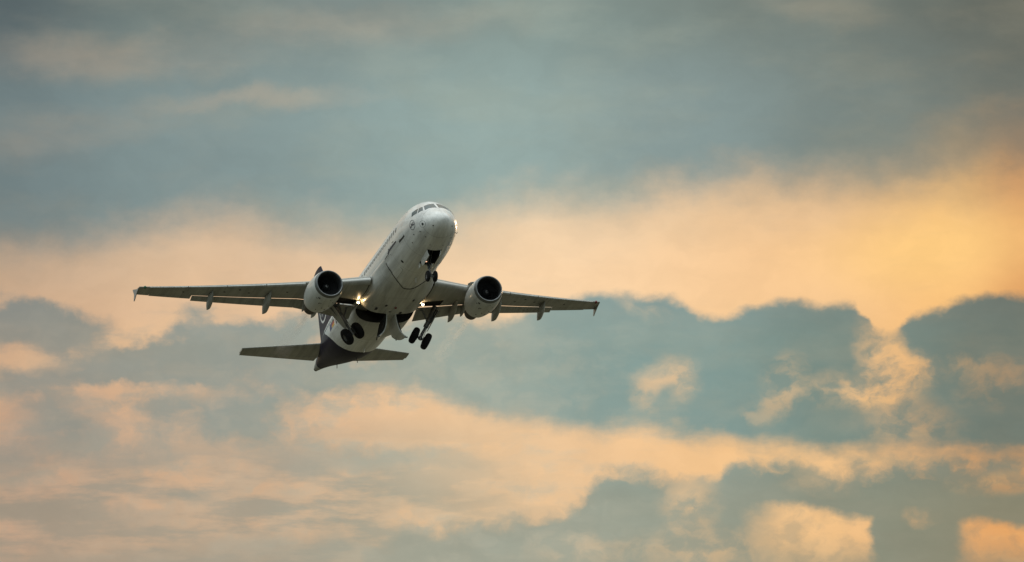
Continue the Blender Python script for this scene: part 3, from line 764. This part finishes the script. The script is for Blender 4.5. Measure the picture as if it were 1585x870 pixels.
wings = {}
for sg in (-1, 1):
    mb = MB()
    mb.loft([foil(y, sg=sg) for y in (1.2, 1.7, 2.25)])
    mb.loft([foil(y, 0, .84, .73, sg=sg) for y in [2.253] + span(2.8, 12.6, 20) + [13.1]])
    mb.loft([foil(y, 0, .76, .755, sg=sg) for y in [13.103] + span(13.5, 15.5, 4) + [15.85]])
    mb.loft([foil(y, sg=sg) for y in [15.853, 16.2, 16.5, 16.72]])
    wing = mb.build('wing', [WING, DARK]); wings[sg] = wing
    # opening for the main leg
    gc = MB().loft([[(s, sg * y, z) for s, y in rrect(14.75, 3.15, 1.45, 1.5, .14)] for z in (-3.2, -.92)], 1).build('leg_bay', [WING, DARK], smooth=False)
    cut(wing, [gc]); bpy.data.objects.remove(gc); wing.parent = jet

    def flap(name, y0, y1, n, aft, drop, ang):
        R = []
        for y in span(y0, y1, n):
            c = wte(y) - wle(y); loop = foil(y, 0, 1, 1, sg=sg); hinge = lowpt(y, .77, sg); fc = c * .27
            sec = []
            for k in range(21):
                u = k / 20; x = (1 - abs(1 - 2 * u)) if False else None
            for k in range(13): x = (1 - k / 12) ** 2; sec.append((x, .6 * .16 * (x ** .5 - x) * 2.2 + .004))
            for k in range(1, 13): x = (k / 12) ** 2; sec.append((x, -.6 * .06 * (x ** .5 - x) * 2.2 - .004))
            a = rad(ang) + rad(twi(y))
            o_ = hinge + Vector((aft * c, 0, -drop * c))
            R.append([(o_.x + (x * math.cos(a) + z * math.sin(a)) * fc, sg * y, o_.z + (-x * math.sin(a) + z * math.cos(a)) * fc) for x, z in sec])
        return MB().loft(R).build(name, WING, wing)
    flap('flap', 2.30, 6.295, 8, -.006, .000, 12)
    flap('flap', 6.305, 13.07, 12, -.004, .001, 12)
    # aileron, a little droop
    R = []
    for y in span(13.115, 15.84, 5):
        c = wte(y) - wle(y); sec = foil(y, .7575, 1, 1, n=10, sg=sg); h_ = Vector(sec[10])
        a = rad(4); R.append([(h_.x + (p[0] - h_.x) * math.cos(a), p[1], p[2] - (p[0] - h_.x) * math.sin(a)) for p in sec])
    MB().loft(R).build('aileron', WING, wing)
    # leading edge slats, slid forward and drooped
    def slat(y0, y1, n):
        R = []
        for y in span(y0, y1, n):
            c = wte(y) - wle(y); sec = foil(y, 0, .13, .055, n=12, sg=sg, grow=1.04); pv = Vector((wle(y) + .13 * c, sg * y, wz(y)))
            a = rad(-7); out = []
            for p in sec:
                X_, Z_ = p[0] - pv.x, p[2] - pv.z
                out.append((pv.x + X_ * math.cos(a) + Z_ * math.sin(a) - .015 * c, p[1], pv.z - X_ * math.sin(a) + Z_ * math.cos(a) - .012 * c))
            R.append(out)
        sb = MB().loft(R); npt = len(R[0]); nf = (len(R) - 1) * npt
        for q in range(nf):
            if q % npt < 13: sb.m[q] = 1
        sb.build('slat', [WING, SLAT], wing)
    slat(2.30, 5.05, 6)
    for y0, y1 in ((6.35, 8.75), (8.80, 11.2), (11.25, 13.65), (13.70, 16.1)): slat(y0, y1, 4)
    # dark seal where the wing root meets the fairing
    pts_ = [Vector(wp) + Vector((0, 0, -.012)) for wp in foil(2.27, 0, 1, .62, n=14, sg=sg)[14:]]
    V_ = []; F_ = []
    for k, q in enumerate(pts_):
        V_ += [q + Vector((0, sg * .035, 0)), q - Vector((0, sg * .035, 0)), q + Vector((0, -sg * .035, .05)), q + Vector((0, sg * .035, .05))]
        if k: F_ += [tuple(4 * (k - 1) + e for e in (a_, (a_ + 1) % 4)) + tuple(4 * k + e for e in ((a_ + 1) % 4, a_)) for a_ in range(4)]
    MB().add(V_, F_).build('root_seal', SEAL, wing)
    # flap track fairings: canoes hung under the wing
    for y, x_f, s_end, r in ((4.95, .46, 17.05, .28), (5.72, .58, 16.5, .20), (8.30, .24, 17.5, .33), (12.0, .20, 18.5, .29)):
        a = lowpt(y, x_f, sg); z0 = a.z; L_ = s_end - a.x; R = []
        for k in range(15):
            u = k / 14; rr = r * max(.02, math.sin(math.pi * min(1, u * .5 + .02) ** .9) if u < .6 else (1 - ((u - .6) / .4) ** 1.7) * math.sin(math.pi * .32 ** .9) + .0)
            rr = r * max(.03, (math.sin(math.pi / 2 * min(1, u / .55)) ** .8) * (1 if u < .62 else (1 - ((u - .62) / .38) ** 1.5)))
            zc = z0 - .02 - r * 1.0 * math.sin(math.pi / 2 * min(1, u / .36)) - .60 * max(0, u - .42) ** 1.15
            R.append([(a.x + u * L_, sg * y + rr * .62 * math.sin(2 * math.pi * j / 16), zc + rr * 1.45 * math.cos(2 * math.pi * j / 16)) for j in range(16)])
        MB().loft(R).build('flap_track_fairing', WING, wing)
    # wingtip fence: a swept arrow-shaped plate above and below the tip
    y = 16.72; s0, s1 = wle(y), wte(y); z0 = wz(y)
    out = [(s0 + .15, 0), (s0 + .75, .16), (s0 + 1.35, .48), (s1 + .28, .70), (s1 + .38, .66), (s1 + .16, .20), (s1 + .08, 0), (s1 + .14, -.2), (s1 + .30, -.60), (s1 + .20, -.65), (s0 + 1.25, -.42), (s0 + .7, -.16)]
    MB().loft([[(s, sg * (y + dy_), z0 + z * .66) for s, z in out] for dy_ in (0.0, .05)]).build('wingtip_fence', FENCE if sg < 0 else WING, wing)
    # navigation light in the leading edge of the tip
    a = Vector((wle(16.3) + .03, sg * 16.38, wz(16.3)))
    MB().lathe(a + Vector((.14, 0, 0)), (-1, 0, 0), [(0, .10), (.10, .095), (.16, .07), (.19, .03), (.20, .001)], 16).build('navigation_light', NAVGREEN if sg < 0 else NAVRED, wing)
    for y, x in ((7.2, .35), (9.6, .4), (11.2, .34), (13.8, .4), (10.3, .2)):
        a = lowpt(y, x, sg); MB().lathe(a + Vector((0, 0, .01)), (0, 0, -1), [(0, .09), (.018, .085), (.02, .001)], 14).build('fuel_panel', SEAL, wing)

# ------------------------------------------------------------------ engines
for sg in (-1, 1):
    ex = Vector((1, sg * .022, .012)).normalized()            # axis, aft; a touch of toe-in
    o_ = Vector((9.19, sg * 5.68, -2.02))
    mb = MB()
    prof = [(.245, 1.009), (.30, 1.03), (.60, 1.085), (1.0, 1.125), (1.4, 1.14), (1.9, 1.13), (2.4, 1.085), (2.9, 1.0), (3.3, .915), (3.45, .875), (3.45, .84), (3.1, .86), (2.9, .60)]
    mb.lathe(o_, ex, prof, 56, 0)
    nac = mb.build('engine', [NAC, DUCT], None); nac.parent = jet
    inner = [(.10, .955), (.03, .935), (0, .905), (.015, .865), (.06, .838), (.14, .822)]
    MB().lathe(o_, ex, [(.25, 1.014), (.16, .985), (.08, .962), (.03, .940), (0, .905), (.015, .865), (.06, .838), (.16, .820)], 56).build('inlet_lip', LIP, nac)
    MB().lathe(o_, ex, [(.15, .821), (.4, .815), (.8, .850), (1.05, .862), (1.15, .86)], 56).build('inlet_duct', DUCT, nac)
    u = ex.orthogonal().normalized(); w = ex.cross(u)
    fb_ = MB(); NBL = 36
    for k in range(NBL):
        a0 = 2 * math.pi * k / NBL; V_ = []
        for r_, tw, ch in ((.26, 25, .16), (.42, 38, .17), (.6, 48, .18), (.72, 54, .18), (.852, 60, .18)):
            er = u * math.cos(a0) + w * math.sin(a0); et = -u * math.sin(a0) + w * math.cos(a0)
            d_ = ex * math.cos(rad(tw)) + et * math.sin(rad(tw)) * sg
            nn = er.cross(d_).normalized() * .006
            c_ = o_ + ex * .98 + er * r_
            V_ += [c_ - d_ * ch / 2, c_ + nn, c_ + d_ * ch / 2, c_ - nn]
        fb_.loft([V_[i * 4:i * 4 + 4] for i in range(5)])
    fb_.lathe(o_, ex, [(1.12, .86), (1.12, .001)], 40)
    fb_.build('fan', FAN, nac, sharp=50)
    sp_ = MB().lathe(o_, ex, [(.52, .004), (.56, .05), (.68, .13), (.82, .21), (.95, .262), (1.1, .265)], 28)
    # the white comma painted on the spinner
    V_ = []; F_ = []
    for k in range(11):
        f = k / 10; a0 = rad(40 + 250 * f) * sg; x = .545 + .10 * f; r_ = np.interp(x, [.52, .56, .68, .82, .95], [.004, .05, .13, .21, .262])
        for dr in (-.008 - .016 * math.sin(math.pi * f), .008 + .016 * math.sin(math.pi * f)):
            rr = r_ + dr; xx = float(np.interp(rr, [.004, .05, .13, .21, .262], [.52, .56, .68, .82, .95]))
            V_.append(o_ + ex * (xx - .012) + (u * math.cos(a0) + w * math.sin(a0)) * rr)
        if k: F_.append((2 * k - 2, 2 * k - 1, 2 * k + 1, 2 * k))
    sp_.add(V_, F_, 1).build('spinner', [FAN, SPOT], nac)
    MB().lathe(o_, ex, [(2.7, .62), (3.3, .62), (4.2, .55), (5.0, .46), (5.0, .43), (4.3, .46)], 40).build('core_nozzle', HOT, nac)
    MB().lathe(o_, ex, [(4.3, .36), (4.9, .30), (5.2, .19), (5.5, .06), (5.55, .001)], 28).build('exhaust_plug', HOT, nac)
    # pylon
    R = []
    for s, zt, zb, hw in ((9.95, -.93, -1.0, .05), (10.5, -.78, -1.2, .13), (11.4, -.66, -1.5, .17), (12.6, -.55, -1.6, .18), (13.6, -.75, -1.62, .16), (14.6, -.75, -1.30, .10), (15.2, -.75, -1.02, .03)):
        yc = sg * (5.68 + .022 * (s - 9.19)); R.append([(s, yc + hw * a, zt + (zb - zt) * c) for a, c in ((-.5, 0), (.5, 0), (.9, .12), (1, .5), (1, 1), (-1, 1), (-1, .5), (-.9, .12))])
    MB().loft(R).build('pylon', NAC, nac)
    # strake on the inboard shoulder
    a_ = rad(48)
    R = []
    for x, h in ((.75, .01), (1.1, .17), (1.6, .27), (1.75, .22), (1.8, .02)):
        r_ = 1.11; base = o_ + ex * x
        d_ = Vector((0, -sg * math.sin(a_), math.cos(a_)))
        tt_ = Vector((0, math.cos(a_), sg * math.sin(a_))) * .012
        R.append([base + d_ * r_ - tt_, base + d_ * (r_ + h) - tt_, base + d_ * (r_ + h) + tt_, base + d_ * r_ + tt_])
    MB().loft(R).build('strake', NAC, nac)
    # dark vents, latches and drains under the cowl
    for x, a0, l_, w_ in ((.62, 215, .13, .16), (.80, 222, .08, .09), (1.25, 205, .22, .05), (1.15, 200, .05, .12), (1.55, 165, .10, .07), (2.25, 170, .16, .10), (1.0, 158, .06, .06), (2.45, 200, .2, .05), (1.9, 186, .1, .08), (.55, 172, .06, .05), (2.1, 150, .12, .06)):
        r_ = float(np.interp(x, [p[0] for p in prof[:9]], [p[1] for p in prof[:9]])); aa = rad(a0)
        d_ = Vector((0, math.sin(aa), math.cos(aa))); tt_ = Vector((0, math.cos(aa), -math.sin(aa)))
        rot_ = Matrix((ex, tt_, d_)).transposed()
        MB().box(o_ + ex * x + d_ * (r_ - .004), l_, w_, .03, rot=rot_, bev=.008).build('cowl_vent', SEAL, nac)

# ------------------------------------------------------------------ tail
def slab(sec, n=14):
    """symmetric airfoil ring from a leading edge point, chord, thickness direction and thickness"""
    (le_, c, tk, up) = sec; P_ = []
    for k in range(n + 1): x = (1 - k / n) ** 2; P_.append((x, 1))
    for k in range(1, n + 1): x = (k / n) ** 2; P_.append((x, -1))
    out = []
    for x, sgn in P_:
        t_ = 5 * tk * (.2969 * x ** .5 - .126 * x - .3516 * x * x + .2843 * x ** 3 - .1036 * x ** 4) * c
        out.append(tuple(Vector(le_) + Vector((x * c, 0, 0)) + Vector(up) * t_ * sgn))
    return out


FZ0, FZ1 = 1.55, 7.9
def fle(z): return 26.15 + (z - 1.9) * (30.75 - 26.15) / 6.0
def fte(z): return 32.05 + (z - 1.9) * (32.75 - 32.05) / 6.0
mb = MB()
zs = span(FZ0, FZ1, 8)
def fin_sec(z, a, b_, n=14):
    c = fte(z) - fle(z); out = []
    P_ = [(b_ + (a - b_) * k / n, 1) for k in range(n + 1)] if a > 0 else [(b_ * (1 - k / n) ** 2, 1) for k in range(n + 1)]
    P_ += [(x, -1) for x, _ in P_[::-1]][1 if a == 0 else 0:]
    for x, sgn in P_:
        t_ = 5 * .10 * (.2969 * x ** .5 - .126 * x - .3516 * x * x + .2843 * x ** 3 - .1036 * x ** 4) * c
        out.append((fle(z) + x * c, sgn * t_, z))
    return out
mb.loft([fin_sec(z, 0, .70) for z in zs])
# dorsal fillet
R = []
for k in range(7):
    f = k / 6; s = 24.3 + 2.6 * f; h = .95 * f ** 2; zt = fus(s)[0] + fus(s)[1]
    R.append([(s, -.04 - .09 * f, zt - .06), (s, -.015 - .05 * f, zt + h * .7), (s, 0, zt + h), (s, .015 + .05 * f, zt + h * .7), (s, .04 + .09 * f, zt - .06)])
mb.loft(R)
fin = mb.build('vertical_fin', BLUE, jet)
MB().loft([fin_sec(z, .707, 1.0, 8) for z in span(2.0, FZ1 - .02, 7)]).build('rudder', BLUE, fin)
# white bird in a ring on each side of the fin
for sg in (-1, 1):
    zc, sc_ = 4.75, 30.25
    def fp(s, z):
        c = fte(z) - fle(z); x = min(max((s - fle(z)) / c, .001), .999)
        return (s, sg * (5 * .10 * (.2969 * x ** .5 - .126 * x - .3516 * x * x + .2843 * x ** 3 - .1036 * x ** 4) * c + .012), z)
    mb = MB()
    def fstroke(pts, w):
        V_ = []; F_ = []
        for i, (s, z) in enumerate(pts):
            a, b_ = pts[max(i - 1, 0)], pts[min(i + 1, len(pts) - 1)]; tx, tz = b_[0] - a[0], b_[1] - a[1]; l = math.hypot(tx, tz) or 1
            ww = w[i] if isinstance(w, (list, tuple)) else w
            V_ += [fp(s - tz / l * ww / 2, z + tx / l * ww / 2), fp(s + tz / l * ww / 2, z - tx / l * ww / 2)]
            if i: F_.append((2 * i - 2, 2 * i - 1, 2 * i + 1, 2 * i))
        mb.add(V_, F_)
    fstroke([(sc_ + 1.30 * math.cos(2 * math.pi * k / 40), zc + 1.30 * math.sin(2 * math.pi * k / 40)) for k in range(41)], .17)
    bird = [[(-.98, .05), (-.5, .02), (0, -.12), (.35, -.05)], [(0, -.10), (.25, .35), (.45, .75)], [(.05, -.1), (.45, .2), (.85, .42)], [(.1, -.15), (.5, -.05), (1.0, .08)], [(.1, -.2), (.45, -.45), (.7, -.75)], [(0, -.2), (.2, -.55), (.3, -.9)]]
    for k, bs in enumerate(bird): fstroke([(sc_ + a_, zc + b_) for a_, b_ in bs], ([.07, .12, .25, .2] if k == 0 else [.22, .16, .06]))
    mb.build('bird_emblem', PAINTW, fin)

for sg in (-1, 1):
    def stab(y, a, b_, n=12):
        f = (abs(y) - .5) / 5.7; l0 = 28.05 + (30.9 - 28.05) * f; t0 = 31.75 + (32.33 - 31.75) * f; c = t0 - l0; z = .92 + .09 * (abs(y) - .5); out = []
        P_ = [(b_ + (a - b_) * k / n, 1) for k in range(n + 1)] if a > 0 else [(b_ * (1 - k / n) ** 2, 1) for k in range(n + 1)]
        P_ += [(x, -1) for x, _ in P_[::-1]][1 if a == 0 else 0:]
        for x, sgn in P_:
            t_ = 5 * .095 * (.2969 * x ** .5 - .126 * x - .3516 * x * x + .2843 * x ** 3 - .1036 * x ** 4) * c
            out.append((l0 + x * c, sg * y, z + sgn * t_))
        return out
    mb = MB(); mb.loft([stab(y, 0, .70) for y in [.1, .5] + span(.9, 6.0, 7) + [6.1, 6.2]])
    st = mb.build('stabilizer', WING, jet)
    MB().loft([stab(y, .712, 1.0, 8) for y in span(.75, 6.12, 6)]).build('elevator', WING, st)

# ------------------------------------------------------------------ landing gear
def tyre(name, c, ax, r, w, rim, parent):
    p = []; c = Vector(c); ax = Vector(ax).normalized()
    for k in range(17):
        a = math.pi * k / 16; x = -math.cos(a); z = math.sin(a)
        p.append((x * w / 2 * (1 if abs(x) < .99 else 1), rim + (r - rim) * abs(z) ** .45))
    gr = []
    mb = MB().lathe(c, ax, [(-w * .30, rim * .98)] + p + [(w * .30, rim * .98)], 40)
    for gx in (-.22, 0, .22):
        pass
    t_ = mb.build(name, RUBBER, parent)
    MB().lathe(c, ax, [(-w * .34, rim + .005), (-w * .40, rim), (-w * .42, rim * .86), (-w * .25, rim * .72), (-w * .22, rim * .40), (-w * .44, rim * .34), (-w * .46, .001)], 28).lathe(c, ax, [(w * .34, rim + .005), (w * .40, rim), (w * .42, rim * .86), (w * .25, rim * .72), (w * .22, rim * .40), (w * .44, rim * .34), (w * .46, .001)], 28).build('wheel_rim', RIM, parent)


for sg, ang in ((-1, 32), (1, 27)):
    pv = Vector((15.55, sg * 3.55, -1.22)); a = rad(ang)
    dn = Vector((.12, -sg * math.sin(a), -math.cos(a))).normalized(); ax = Vector((0, math.cos(a), -sg * math.sin(a))); ax = (ax - dn * ax.dot(dn)).normalized(); fw = ax.cross(dn); fw = -fw if fw.x > 0 else fw
    LN = 2.22 if sg < 0 else 2.33; axle = pv + dn * LN
    mb = MB()
    mb.tube(pv - dn * .25, pv + dn * 1.35, .19, .15, 20).tube(pv + dn * 1.30, pv + dn * 1.42, .175, n=20).tube(pv + dn * 1.4, axle, .095, n=16)
    mb.tube(axle - ax * .46, axle + ax * .46, .075, n=14).tube(axle - dn * .10, axle + dn * .10, .14)
    # torque links
    k1, k2, k3 = pv + dn * 1.30 - fw * .12, pv + dn * 1.72 - fw * .48, axle - fw * .10
    mb.tube(k1, k2, .05, .035).tube(k2, k3, .035, .05)
    mb.tube(k1 + ax * .08, k2, .02).tube(k3 + ax * .08, k2, .02)
    # forward brace to the wing, pintle beam
    mb.tube(pv - fw * .55, pv + fw * .55, .11, n=16).tube(pv + dn * .9, pv + fw * .75 + Vector((0, 0, .05)), .06)
    # side stay toward the belly
    mid = pv + dn * .55 - ax * sg * .62 * 1 + Vector((0, 0, .12))
    mb.tube(pv + dn * 1.05, mid, .055).tube(mid, pv + Vector((0, -sg * 1.15, .05)), .055)
    mb.tube(pv + ax * sg * .34 - dn * .1, pv + dn * 1.25 + ax * sg * .10, .085, .06)
    # hoses and brake lines
    for q_off in (.12, -.10):
        mb.tube(pv + dn * .2 + fw * .17 + ax * q_off, pv + dn * 1.4 + fw * .19 + ax * q_off * .7, .018, n=8).tube(pv + dn * 1.4 + fw * .19 + ax * q_off * .7, axle + fw * .06 + ax * q_off * 1.5, .018, n=8)
    for k in range(5): mb.tube(pv + dn * (.2 + .26 * k) - ax * .19, pv + dn * (.2 + .26 * k) + ax * .19, .03, n=8)
    gear = mb.build('main_landing_gear', STEEL, jet)
    for d_ in (-1, 1):
        c_ = axle + ax * d_ * .465
        tyre('tyre', c_, ax, .61, .45, .27, gear)
        MB().lathe(c_ - ax * d_ * .10, ax * d_, [(-.16, .20), (-.16, .235), (.0, .235), (0, .2)], 24).build('brake', DARK, gear)
    # panel that rides on the leg's outer side
    out_ = ax * sg
    rot_ = Matrix((fw, out_, dn)).transposed()
    R = []
    for x, w0, w1, b_ in ((-.15, -.62, .42, .30), (.35, -.60, .46, .26), (.9, -.46, .40, .24), (1.45, -.26, .28, .22), (1.62, -.16, .16, .21)):
        R.append([tuple(pv + dn * x + fw * f_ + out_ * (b_ + th_)) for f_, th_ in ((w0, 0), (w1, 0), (w1, .035), (w0, .035))])
    MB().loft(R).build('leg_door', WING, gear)
    # belly door on the keel: moulded like the fairing, swung down about its hinge
    hinge = Vector((0, sg * .275, fair_pt(15.0, 180)[2]))
    V_ = []; F_ = []; ns, nd = 9, 16; dk0, dk1 = fair_deg(15.0, .28), fair_deg(15.0, 1.98)
    swing = rad(86)
    def swp(p):
        y, z = (p[1] - hinge.y) * sg, p[2] - hinge.z
        return (p[0], hinge.y + sg * (y * math.cos(swing) + z * math.sin(swing)), hinge.z + (-y * math.sin(swing) + z * math.cos(swing)))
    for lay in (0, 1):
        for i in range(ns + 1):
            s = 14.10 + 1.74 * i / ns
            for j in range(nd + 1):
                dg = sg * (dk0 + (dk1 - (dk1 - fair_deg(15.0, 1.35)) * (i / ns) ** 2.5 - dk0) * j / nd)
                p = Vector(fair_pt(s, dg)); ctr = Vector((s, 0, 0)); p2 = p + (ctr - p).normalized() * (.0 if lay == 0 else .07)
                V_.append(swp(p2))
    W_ = nd + 1; N_ = (ns + 1) * W_
    mi_ = []
    for lay in (0, 1):
        for i in range(ns):
            for j in range(nd):
                F_.append(tuple(lay * N_ + q for q in (i * W_ + j, i * W_ + j + 1, (i + 1) * W_ + j + 1, (i + 1) * W_ + j))); mi_.append(lay)
    for i in range(ns):
        for j in (0, nd): F_.append((i * W_ + j, (i + 1) * W_ + j, N_ + (i + 1) * W_ + j, N_ + i * W_ + j)); mi_.append(0)
    for j in range(nd):
        for i in (0, ns): F_.append((i * W_ + j, i * W_ + j + 1, N_ + i * W_ + j + 1, N_ + i * W_ + j)); mi_.append(0)
    gd = build('main_gear_door', V_, F_, [FAIR, DARK], jet, mi=mi_)
    mb = MB()
    for i in range(6):
        s = 14.25 + .29 * i; p = Vector(fair_pt(s, sg * 167)); p2 = p + (Vector((s, 0, 0)) - p).normalized() * .11
        q1 = Vector(swp(p2)); p = Vector(fair_pt(s, sg * fair_deg(15.0, 1.70))); q2 = Vector(swp(p + (Vector((s, 0, 0)) - p).normalized() * .09))
        mb.tube(q1, q2, .04, n=8)
    mb.build('door_rib', DARK, gd)
    tip = Vector(swp(fair_pt(14.2, sg * dk1)))
    MB().box(tip + Vector((.0, sg * .05, .0)), .14, .20, .07, bev=.02).build('door_roller', STEEL, gd)

# nose gear, swinging forward into its bay
a = rad(26); pv = Vector((4.92, 0, -1.45)); dn = Vector((-math.sin(a), 0, -math.cos(a))); ax = Vector((0, 1, 0)); fw = Vector((-math.cos(a), 0, math.sin(a)))
axle = pv + dn * 2.12
mb = MB().tube(pv - dn * .1, pv + dn * 1.25, .10, n=16).tube(pv + dn * 1.2, pv + dn * 1.32, .12, n=16).tube(pv + dn * 1.3, axle, .065).tube(axle - ax * .27, axle + ax * .27, .05)
mb.tube(pv - ax * .36, pv + ax * .36, .07).tube(pv + dn * .85, Vector((3.75, .0, -1.25)), .05).tube(pv + dn * .85 + ax * .12, Vector((3.75, .25, -1.2)), .03).tube(pv + dn * .85 - ax * .12, Vector((3.75, -.25, -1.2)), .03)
k2 = pv + dn * 1.62 - fw * .30
mb.tube(pv + dn * 1.25 - fw * .08, k2, .035).tube(k2, axle - fw * .05, .035).tube(pv + dn * .95 - ax * .22, pv + dn * .95 + ax * .22, .045)
ng = mb.build('nose_landing_gear', STEEL, jet)
for d_ in (-1, 1): tyre('tyre', axle + ax * d_ * .26, ax, .385, .225, .19, ng)
for d_, y_ in ((1, -.17), (1, .17)):
    c_ = pv + dn * .78 + fw * .14 + ax * y_
    MB().lathe(c_, fw, [(-.10, .03), (-.06, .075), (0, .085), (.015, .08)], 18).lathe(c_, fw, [(.006, .079), (.006, .001)], 18, 1).build('taxi_light', [STEEL, LAMPRED if y_ < 0 else GLASS], ng)
for sg in (-1, 1):
    R = []
    for k in range(8):
        s = 2.98 + 1.62 * k / 7; top = Vector(surf(s, 180 - sg * 14.6, -.01)); top.y = sg * .487
        n_ = (top - Vector((top.x, 0, -1))).normalized()
        dwn = Vector((0, -sg * math.sin(rad(14)), -math.cos(rad(14)))) * .43
        R.append([tuple(top + Vector((0, sg * .006, .02))), tuple(top + dwn * .5 + Vector((0, sg * .03, 0))), tuple(top + dwn + Vector((0, sg * .0, 0))), tuple(top + dwn + Vector((0, -sg * .03, .0))), tuple(top + dwn * .5 - Vector((0, sg * .005, 0))), tuple(top - Vector((0, sg * .03, -.02)))])
    nb = MB().loft(R)
    for q in range(len(R) - 1):
        for e in (3, 4): nb.m[q * 6 + e] = 1
    nb.build('nose_gear_door', [WHITE, DARK], jet)
    # small aft door on the leg
    c_ = Vector((5.22, sg * .22, -2.0))
    MB().box(c_ + Vector((0, sg * .2, -.12)), .4, .03, .30, bev=.01).build('nose_gear_door', WHITE, jet)

# landing lights let down from the wing roots, both lit
for sg in (-1, 1):
    c_ = Vector((14.05, sg * 2.33, -1.46))
    d_ = Vector((-1, 0, -.12)).normalized()
    ll = MB().lathe(c_, d_, [(-.16, .03), (-.10, .07), (0, .09), (.02, .085)], 20).tube(c_ + Vector((.1, 0, .3)), c_ + Vector((.02, 0, .05)), .03).build('landing_light', STEEL, jet)
    MB().lathe(c_, d_, [(.004, .083), (.02, .055), (.028, .001)], 20).build('lamp_lens', LAMP, ll)
    pl = bpy.data.lights.new('landing_lamp_glow', 'POINT'); pl.energy = 9 if sg < 0 else 5; pl.color = (1.0, .66, .30); pl.shadow_soft_size = .06
    po = bpy.data.objects.new('landing_lamp_glow', pl); C.objects.link(po); po.parent = ll; po.location = Lc(*(c_ + d_ * .16))
# rotating beacon under the belly (dark between flashes)
p = fair_pt(12.9, 180); MB().lathe((p[0], p[1], p[2] + .02), (0, 0, -1), [(0, .09), (.05, .085), (.10, .05), (.12, .001)], 18).build('beacon', NAVRED, fairing)

# ------------------------------------------------------------------ hot exhaust drifting behind the engines
pm = bpy.data.materials.new('exhaust_haze'); pm.use_nodes = True; t = pm.node_tree
t.nodes.remove(t.nodes['Principled BSDF'])
pv_ = t.nodes.new('ShaderNodeVolumePrincipled'); pv_.inputs['Color'].default_value = (1, .96, .90, 1); pv_.inputs['Anisotropy'].default_value = .72
co = t.nodes.new('ShaderNodeTexCoord'); sp = t.nodes.new('ShaderNodeSeparateXYZ'); t.links.new(co.outputs['Object'], sp.inputs[0])
yz = t.nodes.new('ShaderNodeCombineXYZ'); t.links.new(sp.outputs[1], yz.inputs[0]); t.links.new(sp.outputs[2], yz.inputs[1])
ln = node(t, 'ShaderNodeVectorMath', op='LENGTH'); t.links.new(yz.outputs[0], ln.inputs[0])
wd = node(t, 'ShaderNodeMapRange', **{'From Min': 0.0, 'From Max': -10.0, 'To Min': .40, 'To Max': 1.15}); t.links.new(sp.outputs[0], wd.inputs[0])
dv = node(t, 'ShaderNodeMath', op='DIVIDE'); t.links.new(ln.outputs['Value'], dv.inputs[0]); t.links.new(wd.outputs[0], dv.inputs[1])
ra = node(t, 'ShaderNodeMapRange', **{'From Min': 0.0, 'From Max': 1.0, 'To Min': 1.0, 'To Max': 0.0}); ra.interpolation_type = 'SMOOTHSTEP'; t.links.new(dv.outputs[0], ra.inputs[0])
fa = node(t, 'ShaderNodeMapRange', **{'From Min': -.5, 'From Max': -9.5, 'To Min': .42, 'To Max': 0.0}); t.links.new(sp.outputs[0], fa.inputs[0])
mp = node(t, 'ShaderNodeMapping', Scale=(.35, 2.2, 2.2)); t.links.new(co.outputs['Object'], mp.inputs[0])
nz = node(t, 'ShaderNodeTexNoise', Scale=1.0, Detail=3.0); t.links.new(mp.outputs[0], nz.inputs['Vector'])
nr = node(t, 'ShaderNodeMapRange', **{'From Min': .38, 'From Max': .62}); t.links.new(nz.outputs[0], nr.inputs[0])
m1 = node(t, 'ShaderNodeMath', op='MULTIPLY'); t.links.new(ra.outputs[0], m1.inputs[0]); t.links.new(fa.outputs[0], m1.inputs[1])
m2 = node(t, 'ShaderNodeMath', op='MULTIPLY'); t.links.new(m1.outputs[0], m2.inputs[0]); t.links.new(nr.outputs[0], m2.inputs[1])
t.links.new(m2.outputs[0], pv_.inputs['Density']); t.links.new(pv_.outputs[0], t.nodes['Material Output'].inputs['Volume'])
for sg in (-1, 1):
    mb = MB().lathe((-.1, 0, 0), (-1, 0, 0), [(0, .001), (.02, .40), (3.3, .66), (6.6, .92), (9.9, 1.16), (9.95, .001)], 24)
    h = mb.build('exhaust_haze', pm, local=True)
    h['kind'] = 'stuff'; h['category'] = 'exhaust haze'
    h['label'] = 'faint warm exhaust shimmer trailing from the engine ' + ('beside the flag markings' if sg < 0 else 'under the wing with the red tip light')
    h.matrix_world = jet.matrix_world @ Matrix.Translation(Lc(14.4, sg * 5.80, -1.95))
